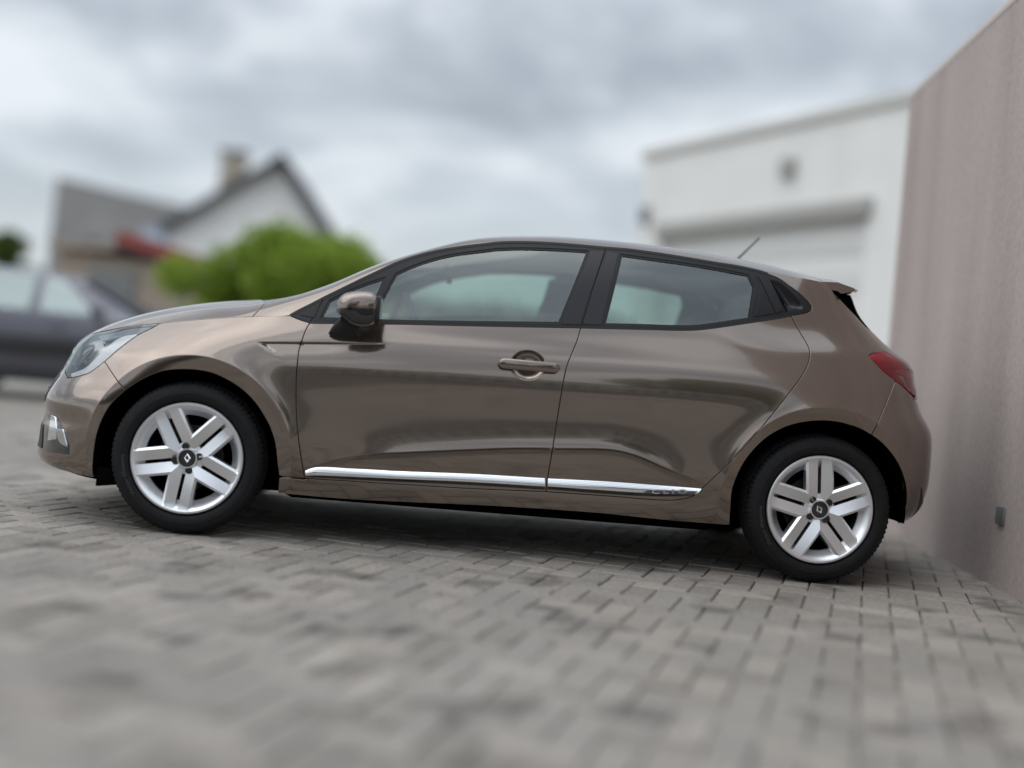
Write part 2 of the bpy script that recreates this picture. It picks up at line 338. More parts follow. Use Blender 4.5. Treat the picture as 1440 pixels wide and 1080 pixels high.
m = MB(); hq(m, DS0-.1, DS1+.1, -.10, .12, DZ-.06, DZ+.20); hb(m, 'lintel', 'lintel_dark', .01)  # its dark grey carries the shadow under the door head
m = MB(); hq(m, 4.0, 4.28, -.12, -.001, 4.12, 4.42); hb(m, 'wall_lamp', 'lintel_dark', .02)
m = MB(); hq(m, .1, .32, -.10, -.001, 3.7, 4.0); hb(m, 'alarm_box', 'grey_metal', .02)
m = MB(); P_ = hL+hd*6.75-hs*.07; m.tube([(P_.x, P_.y, 0), (P_.x, P_.y, 4.9)], .06, 12); hb(m, 'downpipe', 'window_white')

# ------------------------------------------------------------------ houses
def roof_slab(mb, a, b, c, d, t):
    """four corners of a roof plane, thickened downwards"""
    a, b, c, d = map(Vector, (a, b, c, d)); n = (b-a).cross(d-a).normalized(); n = n if n.z > 0 else -n
    mb.hexa([tuple(q-n*t) for q in (a, b, c, d)], [tuple(q) for q in (a, b, c, d)])
house = empty('gabled_house', (-4.9, 36.7, 0)); tag(house, 'white gabled house with dark verges and a chimney behind the bright green tree', 'house')
hx0, hy0 = -4.9, 36.7
def H_(mb, n, mt, bev=0, par=None):
    o = mb.build(n, mt, par or house, bevel=bev)
    if par is None: o.location = (-hx0, -hy0, 0)
    return o
AP_, LE, RE_ = (-4.95, 7.65), (-9.0, 4.7), (-1.55, 3.0)
m = MB(); m.prism([(LE[0]+.35, 0), (RE_[0]-.25, 0), (RE_[0]-.25, RE_[1]+.15), (AP_[0], AP_[1]-.22), (LE[0]+.35, LE[1]+.05)], 36.7, 45.0); wl = H_(m, 'wall', 'gable_white')
m = MB(); roof_slab(m, (LE[0], 36.35, LE[1]), (AP_[0], 36.35, AP_[1]), (AP_[0], 45.2, AP_[1]), (LE[0], 45.2, LE[1]), .2); H_(m, 'roof', 'slate_roof')
m = MB(); roof_slab(m, (RE_[0], 36.35, RE_[1]), (AP_[0], 36.35, AP_[1]), (AP_[0], 45.2, AP_[1]), (RE_[0], 45.2, RE_[1]), .2); H_(m, 'roof', 'slate_roof')
for E_ in (LE, RE_):
    m = MB(); d = Vector((AP_[0]-E_[0], 0, AP_[1]-E_[1])).normalized(); n = Vector((-d.z, 0, d.x)); n = n if n.z < 0 else -n
    q = [Vector((E_[0], 0, E_[1])), Vector((AP_[0], 0, AP_[1])), Vector((AP_[0], 0, AP_[1]))+n*.34, Vector((E_[0], 0, E_[1]))+n*.34]
    m.prism([(v.x, v.z) for v in q], 36.24, 36.34); H_(m, 'verge_board', 'barge_dark')
m = MB(); m.box(-7.42, -6.55, 38.2, 39.0, 5.6, 7.75); ch = H_(m, 'chimney', 'chimney_brick', .03)
m = MB(); m.box(-7.5, -6.47, 38.12, 39.08, 7.751, 7.9); H_(m, 'chimney_cap', 'grey_metal', .02)
for cx in (-6.0, -4.1):
    m = MB(); m.box(cx-.55, cx+.55, 36.64, 36.699, 2.9, 4.3); wf = H_(m, 'window_frame', 'window_white', .01)
    m = MB(); m.box(cx-.47, cx+.47, 36.62, 36.639, 2.98, 4.22); H_(m, 'window_pane', 'window_dark')
wing = empty('slate_roofed_house', (-12, 36.4, 0)); tag(wing, 'low house with a big grey slate roof, left of the white gable', 'house')
def W2(mb, n, mt, bev=0):
    o = mb.build(n, mt, wing, bevel=bev); o.location = (12, -36.4, 0); return o
m = MB(); m.hexa([(-12.3, 36.6, 0), (-8.7, 38.6, 0), (-8.7, 46, 0), (-13.6, 44, 0)], [(-12.3, 36.6, 2.6), (-8.7, 38.6, 2.6), (-8.7, 46, 2.6), (-13.6, 44, 2.6)]); W2(m, 'wall', 'beige_brick')
m = MB(); roof_slab(m, (-12.55, 36.2, 2.45), (-8.4, 38.2, 2.45), (-8.9, 42.9, 6.1), (-13.5, 39.6, 6.5), .22); W2(m, 'roof', 'slate_roof_pale')
m = MB(); roof_slab(m, (-13.5, 39.6, 6.5), (-8.9, 42.9, 6.1), (-9.2, 47.0, 2.4), (-13.9, 44.6, 2.4), .22); W2(m, 'roof', 'slate_roof_pale')
m = MB(); m.hexa([(-12.45, 36.5, 2.4), (-12.35, 36.6, 2.4), (-13.5, 44, 2.4), (-13.6, 44, 2.4)], [(-13.3, 39.5, 6.2), (-13.2, 39.6, 6.2), (-13.2, 39.7, 6.2), (-13.3, 39.8, 6.2)]); W2(m, 'gable_end', 'beige_brick')
m = MB(); roof_slab(m, (-10.0, 38.05, 3.9), (-9.2, 38.5, 3.9), (-9.25, 39.5, 4.75), (-10.05, 39.0, 4.75), .14)
for v in range(len(m.v)): x, y, z = m.v[v]; m.v[v] = (x, y-.2, z+.15)
W2(m, 'roof_window', 'blue_grey')
m = MB(); m.tube([(-11.2, 37.0, 3.2), (-11.2, 36.9, 3.6)], .03, 8); m.lathe([(.01, 0), (.42, -.08)], 20)
for v in range(len(m.v)-40, len(m.v)): x, y, z = m.v[v]; m.v[v] = (x-11.2, y+36.85, z+3.7)
W2(m, 'satellite_dish', 'barge_dark')
shed = empty('red_roofed_shed', (-4.6, 15.7, 0)); tag(shed, 'small beige brick shed with a red roof behind the dark estate car', 'shed')
def S_(mb, n, mt, bev=0):
    o = mb.build(n, mt, shed, bevel=bev); o.location = (4.6, -15.7, 0); return o
m = MB(); m.prism([(-5.75, 0), (-3.62, 0), (-3.62, 2.08), (-5.75, 2.22)], 15.7, 18.6); S_(m, 'wall', 'beige_brick')
m = MB(); m.hexa([(-4.75, 15.45, 2.42), (-3.42, 15.45, 2.10), (-3.42, 18.8, 2.10), (-4.75, 18.8, 2.42)], [(-4.72, 15.45, 2.64), (-3.40, 15.45, 2.34), (-3.40, 18.8, 2.34), (-4.72, 18.8, 2.64)]); S_(m, 'roof', 'red_roof')
m = MB(); m.hexa([(-5.9, 15.5, 2.24), (-4.76, 15.5, 2.28), (-4.76, 18.8, 2.28), (-5.9, 18.8, 2.24)], [(-5.9, 15.5, 2.34), (-4.76, 15.5, 2.40), (-4.76, 18.8, 2.40), (-5.9, 18.8, 2.34)]); S_(m, 'flat_roof', 'beige_brick')
m = MB(); m.box(-5.2, -4.4, 15.64, 15.699, .02, 1.95); S_(m, 'shed_door', 'grey_metal')

# ------------------------------------------------------------------ trees and hedges
def leaf_mat(name, c1, c2):
    m = pmat(name, c1, .6, spec=.3); N, L = nodes(m); b = N['Principled BSDF']; at = N.new('ShaderNodeAttribute'); at.attribute_name = 'tone'
    mx = N.new('ShaderNodeMix'); mx.data_type = 'RGBA'; L.new(at.outputs['Fac'], mx.inputs[0]); mx.inputs[6].default_value = (*c1, 1); mx.inputs[7].default_value = (*c2, 1); L.new(mx.outputs[2], b.inputs['Base Color'])
    tr = N.new('ShaderNodeBsdfTranslucent'); L.new(mx.outputs[2], tr.inputs[0]); ms = N.new('ShaderNodeMixShader'); ms.inputs[0].default_value = .4
    o = N['Material Output']; L.new(b.outputs[0], ms.inputs[1]); L.new(tr.outputs[0], ms.inputs[2]); L.new(ms.outputs[0], o.inputs[0])
leaf_mat('leaf_bright', (.13, .23, .03), (.44, .56, .08)); leaf_mat('leaf_dark', (.03, .055, .018), (.08, .12, .03)); leaf_mat('leaf_mid', (.06, .10, .02), (.13, .19, .04))
pmat('bark', (.10, .075, .05), .9, noise_amt=.3, noise_scale=20)
def foliage(name, clumps, n, size, mat, parent, seed=1, loc=(0, 0, 0)):
    r = np.random.RandomState(seed); cl = np.array(clumps); w = cl[:, 3]*cl[:, 4]*cl[:, 5]; w = w**.7; pick = r.choice(len(cl), n, p=w/w.sum()); d = r.normal(size=(n, 3)); d /= np.linalg.norm(d, axis=1, keepdims=True)
    rad = r.uniform(.35, 1, n)**.45; rad *= 1+.16*r.normal(size=n); c = cl[pick, :3]+d*cl[pick, 3:6]*rad[:, None]
    a = r.normal(size=(n, 3))+d*.6; a /= np.linalg.norm(a, axis=1, keepdims=True); b = np.cross(a, r.normal(size=(n, 3))); b /= np.linalg.norm(b, axis=1, keepdims=True); e = np.cross(a, b)
    s = size*r.uniform(.6, 1.3, n)[:, None]; V = np.stack([c-b*s, c+e*s*.5, c+b*s, c-e*s*.5], 1).reshape(-1, 3)
    me = bpy.data.meshes.new(name); me.vertices.add(4*n); me.vertices.foreach_set('co', V.ravel()); me.loops.add(4*n); me.loops.foreach_set('vertex_index', np.arange(4*n)); me.polygons.add(n)
    me.polygons.foreach_set('loop_start', np.arange(n)*4); me.polygons.foreach_set('loop_total', np.full(n, 4)); me.materials.append(MAT[mat])
    at = me.attributes.new('tone', 'FLOAT', 'POINT'); at.data.foreach_set('value', np.repeat(np.clip(r.uniform(0, 1, n)*.7+.3*r.uniform(0, 1, len(cl))[pick], 0, 1), 4)); me.update(); me.validate()
    o = bpy.data.objects.new(name, me); COL.objects.link(o); o.parent = parent; o.location = loc; return o
def tree(name, loc, h, spread, mat, label, cat='tree', n=9000, leaf=.05, seed=1, trunk_h=.9, group=None, kind=None, z_scale=.55):
    root = empty(name, loc); tag(root, label, cat, group); r = random.Random(seed); m = MB()
    m.tube([(0, 0, -.05), (.03, .02, trunk_h), (-.02, 0, h*.75)], [.09*h/3, .07*h/3, .02], 9); cl = []
    for k in range(46):
        a = r.uniform(0, 6.28); rr = spread*r.uniform(.1, .85); z = trunk_h+(h-trunk_h)*r.uniform(.08, .86); s = spread*r.uniform(.10, .30)
        if z > h*.7: rr *= .6
        x, y = rr*math.cos(a), rr*math.sin(a); z = min(z, h-s*z_scale*r.uniform(1.0, 2.2)); m.tube([(0, 0, trunk_h*.8), (x*.5, y*.5, (trunk_h+z)/2), (x, y, z)], [.035*h/3, .02*h/3, .008], 5); cl.append((x, y, z, s, s, s*z_scale*1.5))
    m.build('trunk', 'bark', root, smooth=True); foliage('crown', cl, n, leaf, mat, root, seed); return root
tree('garden_tree', (-1.38, 12.5, 0), 2.68, 2.05, 'leaf_bright', 'bright lime green round tree in front of the white gabled house', n=60000, leaf=.05, seed=29, trunk_h=.45)
tree('distant_tree', (-13.5, 35.2, 0), 4.3, 1.3, 'leaf_mid', 'small dark tree on the horizon at the far left', n=6000, leaf=.09, seed=8, trunk_h=1.2)
tree('garden_shrub', (4.62, 6.2, 0), 2.05, .26, 'leaf_dark', 'narrow dark shrub in the gap between the white hall and the pink wall', 'shrub', n=5000, leaf=.035, seed=3, trunk_h=.3)
def fence(name, p0, p1, h, mat, label, cat='fence', board=.14, gap=.012, posts=2.0):
    root = empty(name, (p0[0], p0[1], 0)); tag(root, label, cat); d = Vector((p1[0]-p0[0], p1[1]-p0[1], 0)); L0 = d.length; root.rotation_euler = (0, 0, math.atan2(d.y, d.x)); n = int(L0/(board+gap)); r = random.Random(3)
    me = None
    for k in range(n):
        if me is None:
            m = MB(); m.box(0, board, -.011, .011, .05, h); o = m.build('board', mat, root, bevel=.003); me = o.data
        else: o = bpy.data.objects.new('board', me); COL.objects.link(o); o.parent = root
        o.location = (k*(board+gap), 0, r.uniform(-.01, .01))
    for z in (.3, h-.3):
        m = MB(); m.box(0, L0, .012, .05, z-.04, z+.04); m.build('rail', mat, root)
    k = 0
    while k*posts <= L0: m = MB(); m.box(k*posts-.05, k*posts+.05, .052, .15, -.02, h+.06); m.build('post', mat, root, bevel=.006); k += 1
    return root
pmat('fence_grey', (.16, .165, .18), .8, noise_amt=.2, noise_scale=8); pmat('fence_white', (.62, .62, .60), .7)

# ------------------------------------------------------------------ what stands across the yard, mirrored in the paint and the windows
def plain_house(name, x, y, w, d, h, rh, wallm, label, dirn):
    root = empty(name, (x, y, 0)); tag(root, label, 'house')
    m = MB(); m.prism([(-w/2, 0), (w/2, 0), (w/2, h), (-w/2, h)], 0, -d); m.build('wall', wallm, root)
    m = MB(); roof_slab(m, (-w/2-.3, .4, h-.1), (w/2+.3, .4, h-.1), (w/2+.3, -d/2, h+rh), (-w/2-.3, -d/2, h+rh), .15); m.build('roof', 'slate_roof', root)
    m = MB(); roof_slab(m, (-w/2-.3, -d-.4, h-.1), (w/2+.3, -d-.4, h-.1), (w/2+.3, -d/2, h+rh), (-w/2-.3, -d/2, h+rh), .15); m.build('roof', 'slate_roof', root)
    for k in range(int(w/2.4)):
        cx = -w/2+1.3+k*2.4; m = MB(); m.box(cx-.6, cx+.6, .002, .06, 1.0, 2.3); f = m.build('window_frame', 'window_white', root, bevel=.01)
        m = MB(); m.box(cx-.52, cx+.52, .061, .08, 1.08, 2.22); m.build('window_pane', 'window_dark', root)
plain_house('brick_house', -7.5, -17.5, 9.5, 7, 2.9, 1.9, 'red_brick', 'red brick house across the yard, mirrored in the car doors', 1)
fence('picket_fence', (-4.0, -13.2), (7.0, -13.0), 1.55, 'fence_white', 'white picket fence across the yard, mirrored in the front door paint', board=.11, gap=.17, posts=2.4)
def hedge(name, x0, x1, y, h, d, label, mat='leaf_dark', seed=2, n=24000):
    root = empty(name, ((x0+x1)/2, y, 0)); tag(root, label, 'hedge'); r = random.Random(seed); cl = []; L0 = x1-x0
    for k in range(int(L0/.5)):
        for z in np.arange(.35, h, .55): cl.append((-L0/2+.5*k+r.uniform(-.1, .1), r.uniform(-.1, .1), min(z, h-.3)+r.uniform(-.1, .12), .5, d/2, .42))
    for k in range(int(L0/1.0)): m = MB(); m.tube([(-L0/2+.5+k, 0, -.02), (-L0/2+.5+k, 0, h*.7)], [.04, .015], 6); m.build('stem', 'bark', root); foliage('foliage', cl, n, .07, mat, root, seed)
hedge('tall_hedge', -16, 9, -14.6, 1.9, 1.0, 'long clipped hedge across the yard, mirrored low in the windows', n=40000)
tree('yard_tree', (-9.5, -21, 0), 5.6, 2.6, 'leaf_dark', 'broad dark tree behind the hedge, mirrored in the front wing', n=16000, leaf=.13, seed=11, trunk_h=1.6)
tree('yard_tree', (5.6, -17.8, 0), 4.6, 1.9, 'leaf_mid', 'rounder mid green tree behind the white pickets, mirrored in the rear door', n=12000, leaf=.11, seed=12, trunk_h=1.3)
hedge('garden_hedge', -.9, 4.1, 13.4, 1.85, .9, 'leafy green hedge beyond the car, seen dimly through its front window', mat='leaf_mid', seed=4, n=16000)

# ---- car body shape: x runs from nose to tail (front axle at x = 0), y across, z up, metres ----
def smooth_table(xs, ys, sigma=0.03, lo=None, hi=None, n=900):
    """a dense, gently smoothed table through the knots, linear beyond the ends"""
    xs = np.array(xs, float); ys = np.array(ys, float)
    a = (xs[0]-0.3) if lo is None else lo; b = (xs[-1]+0.3) if hi is None else hi
    d = np.diff(ys)/np.diff(xs)
    m = np.empty_like(ys); m[0] = d[0]; m[-1] = d[-1]
    for i in range(1, len(ys)-1):
        m[i] = 0.0 if d[i-1]*d[i] <= 0 else 2*d[i-1]*d[i]/(d[i-1]+d[i])
    t = np.linspace(a-4*sigma, b+4*sigma, n)
    k = np.clip(np.searchsorted(xs, t)-1, 0, len(xs)-2); h = xs[k+1]-xs[k]; u = (t-xs[k])/h
    y = (2*u**3-3*u**2+1)*ys[k]+(u**3-2*u**2+u)*h*m[k]+(-2*u**3+3*u**2)*ys[k+1]+(u**3-u**2)*h*m[k+1]
    y = np.where(t < xs[0], ys[0]+m[0]*(t-xs[0]), np.where(t > xs[-1], ys[-1]+m[-1]*(t-xs[-1]), y))
    if sigma > 0:
        dt = t[1]-t[0]; r = int(3*sigma/dt)+1; g = np.exp(-0.5*(np.arange(-r, r+1)*dt/sigma)**2); g /= g.sum()
        yy = np.pad(y, r, mode='reflect', reflect_type='odd'); y = np.convolve(yy, g, mode='valid')
    return lambda v: np.interp(v, t, y)
def sstep(a, b, v):
    u = np.clip((v-a)/(b-a), 0, 1); return u*u*(3-2*u)

WR = 0.308                      # tyre radius
WB = 2.583                      # wheelbase
LOW = smooth_table([.12,.17,.21,.25,.30,.36,.42,.50,.58,.66,.74,.82,.90,1.1,1.4],
                   [.790,.808,.828,.842,.855,.866,.875,.8785,.8815,.887,.8935,.8925,.884,.882,.864], .02)
SH_D = smooth_table([-.5,-.30,-.2,-.12,-.06,0,.1,.2,.3,.4,.5], [0,0,.004,.013,.025,.040,.078,.120,.168,.222,.28], .015)
SH_F = smooth_table([-.5,-.25,-.18,-.12,-.07,-.03,0,.1,.2,.3,.4,.5], [0,0,.008,.022,.045,.073,.10,.16,.20,.24,.28,.33], .015)
SH_R = smooth_table([-.5,-.22,-.14,-.08,-.03,0,.04,.08,.15,.25,.35,.5], [0,0,.006,.018,.036,.054,.078,.097,.118,.150,.195,.28], .012)
ZBELT = smooth_table([-.7,-.3,-.174,-.052,.107,.321,.44,.79,1.53,1.95,2.3,2.8,3.2],
                     [.70,.81,.84,.863,.888,.913,.895,.92,.972,.995,.99,.985,.98], .05)
# nose and tail of the centre line against height
XF_Z = [.15,.20,.24,.30,.36,.415,.48,.54,.60,.66,.72,.77,.82,.86,.90,1.0,1.2,1.4]
XF_X = [-.69, -.752, -.782, -.772, -.768, -.757, -.764, -.742, -.71, -.688, -.668, -.625, -.575, -.53, -.51, -.50, -.50, -.50]
XR_Z = [.15,.20,.24,.30,.345,.45,.567,.623,.67,.718,.76,.804,.87,.94,1.01,1.09,1.16,1.25,1.35]
XR_X = [3.117, 3.147, 3.167, 3.229, 3.248, 3.264, 3.261, 3.256, 3.240, 3.205, 3.180, 3.166, 3.150, 3.135, 3.035, 2.940, 2.879, 2.839, 2.759]
ZE_X = [-0.7, -0.66, -0.625, -0.592, -0.518, -0.43, -0.348, -0.262, -0.188, -0.054, 0.111, 0.197, 0.331, 0.353, 0.388, 0.481, 0.546, 0.659, 0.774, 0.893, 1.014, 1.112, 1.176, 1.279, 1.426, 1.627, 1.842, 1.969, 2.096, 2.191, 2.277, 2.35, 2.45, 2.58, 2.7, 2.8]
ZE_Z = [0.655, 0.695, 0.73, 0.757, 0.78, 0.799, 0.818, 0.832, 0.841, 0.863, 0.886, 0.898, 0.91, 0.916, 0.938, 0.999, 1.04, 1.111, 1.179, 1.229, 1.265, 1.287, 1.301, 1.313, 1.32, 1.323, 1.317, 1.307, 1.298, 1.29, 1.281, 1.273, 1.268, 1.258, 1.245, 1.235]
ZC_X = [-.80,-.70,-.6,-.5,-.4,-.161,.088,.275,.445,.677,.926,1.115,1.289,1.443,1.68,2.015,2.293,2.591,2.773,2.9]
ZC_Z = [.60,.672,.775,.835,.878,.9465,.9902,1.01,1.0578,1.1764,1.2783,1.3482,1.3761,1.3916,1.3971,1.3929,1.368,1.3192,1.265,1.235]
CREASE = ([0.4, 0.4674, 0.5855, 0.742, 0.8361, 1.1208, 1.3114, 1.5024, 1.6969, 1.8025, 1.9152, 2.0904, 2.2],
          [0.2792, 0.2992, 0.3468, 0.3847, 0.3975, 0.4336, 0.4559, 0.4697, 0.4823, 0.4663, 0.4272, 0.3738, 0.33])
LF_Z = smooth_table([.15,.5,.7,.8,.9,1.1], [.56,.60,.70,.82,.85,.85], .03)
LR_Z = smooth_table([.15,.6,.9,1.0,1.1,1.35], [.62,.58,.55,.50,.46,.42], .03)
CR = smooth_table(*CREASE, .03)
NCAP = 2.35
def set_tables():
    global XF, XR, ZE, ZC
    XF = smooth_table(XF_Z, XF_X, .012); XR = smooth_table(XR_Z, XR_X, .014)
    ZE = smooth_table(ZE_X, ZE_Z, .012); ZC = smooth_table(ZC_X, ZC_Z, .04)
set_tables()

ARCH = [(0.0, .308, .352, .352), (WB, .308, .362, .352)]
def width(x, z, feat=True):
    """half width of the car at side position (x, z), before the ends round off"""
    s = z-ZBELT(x)
    f = 1-sstep(.05, .55, x); r = sstep(2.05, 2.55, x)
    sh = SH_D(s)*(1-f)*(1-r)+SH_F(s)*f+SH_R(z-.985)*r
    w = LOW(z)-sh
    w = w-.010*((x-1.45)/1.7)**2-.006*np.maximum(0, (np.abs(x-1.45)-1.0))*(z > 0)
    # waist between the haunches
    w = w-.007*np.exp(-((x-1.3)/.55)**2)*sstep(.2, .5, z)
    if feat:
        # wheel arch brows
        for cx, cz, ra, _ in ARCH:
            rr = np.hypot(x-cx, z-cz)
            up = sstep(.15, .42, z)
            inner = ra; ridge = ra+.062
            t = np.clip((rr-inner)/(ridge-inner), 0, 1)
            ramp = .007+.012*t
            fall = .019*np.exp(-np.maximum(rr-ridge, 0)/.05)
            k = sstep(-.006, .006, rr-ridge)
            w = w+(ramp*(1-k)+fall*k)*up
        # door crease with the hollow above and the step below
        c = CR(x); a = sstep(.42, .85, x)*(1-sstep(1.85, 2.12, x)); dz = z-c
        w = w+a*(.013*np.exp(-np.maximum(dz, 0)/.045)*sstep(-.003, .004, dz)-.012*(1-sstep(-.022, .002, dz))*sstep(.25, .33, z))
        # short shoulder line running from the front wing into the door
        zl = .7968+.082*(x-.273)
        d2 = zl-z; a2 = sstep(.0, .030, x-.232-1.5*np.maximum(d2, 0))*(1-sstep(.45, .80, x))
        w = w-a2*.011*sstep(-.002, .006, d2)*np.exp(-(np.maximum(d2, 0)/.042)**2)
        # hollow behind the door handle
        rr = np.hypot((x-1.327)/1.18, z-.797)
        w = w-.020*np.sqrt(np.clip(1-(rr/.058)**2, 0, 1))
    return w
CAPA = 0.9
def caps(p, z):
    """curve parameter p (= x away from the ends) and height -> x and width factor"""
    xf, xr = XF(z), XR(z); lf, lr = LF_Z(z), LR_Z(z); xa, xb = xf+lf, xr-lr
    phi = np.clip((p-(xa-CAPA))/CAPA, 0, 1)*np.pi/2; q = np.cos(phi)**(2/NCAP)
    phr = np.clip(((xb+CAPA)-p)/CAPA, 0, 1)*np.pi/2; qr = np.cos(phr)**(2/NCAP)
    x = np.where(p < xa, xa-lf*q, np.where(p > xb, xb+lr*qr, p))
    k = np.where(p < xa, np.sin(phi)**(2/NCAP), np.where(p > xb, np.sin(phr)**(2/NCAP), 1.0))
    return x, k
def p_of(x, z):
    xf, xr = XF(z), XR(z); lf, lr = LF_Z(z), LR_Z(z); xa, xb = xf+lf, xr-lr
    q = np.clip(1-(x-xf)/lf, 0, 1); qr = np.clip(1-(xr-x)/lr, 0, 1)
    pf = xa-CAPA+CAPA*np.arccos(q**(NCAP/2))/(np.pi/2)
    pr = xb+CAPA-CAPA*np.arccos(qr**(NCAP/2))/(np.pi/2)
    return np.where(x < xa, pf, np.where(x > xb, pr, x))
def side_raw(p, z, feat=True):
    p, z = np.broadcast_arrays(p, z); x, k = caps(p, z); return np.stack([x, -k*width(x, z, feat), z+0*x], -1)
def side_y(x, z, feat=True):
    return side_raw(p_of(x, z), z, feat)[..., 1]
PQ = smooth_table([-.8,.1,.4,.9,1.2,1.6,2.5,2.9], [4.,5.,12.,14.,8.,6.,5.,5.], .05)
AQ = smooth_table([-.8,.1,.4,.9,1.2,2.5,2.9], [.45,.4,.10,.10,.30,.40,.45], .05)
def top_raw(x, q):
    """roof, windscreen and bonnet skin: q runs -1 (near side) .. 1 (far side)"""
    x, q = np.broadcast_arrays(x, q); ze = ZE(x); ye = -side_y(x, ze, False); a = AQ(x); aq = np.abs(q)
    sh = a*(1-aq**2)+(1-a)*(1-aq**PQ(x))
    return np.stack([x, q*ye, ze+(ZC(x)-ze)*sh], -1)
def norm_of(fn, u, v, e=.0015):
    a = fn(u+e, v)-fn(u-e, v); b = fn(u, v+e)-fn(u, v-e)
    n = np.cross(a, b); return n/np.maximum(np.linalg.norm(n, axis=-1, keepdims=True), 1e-12)
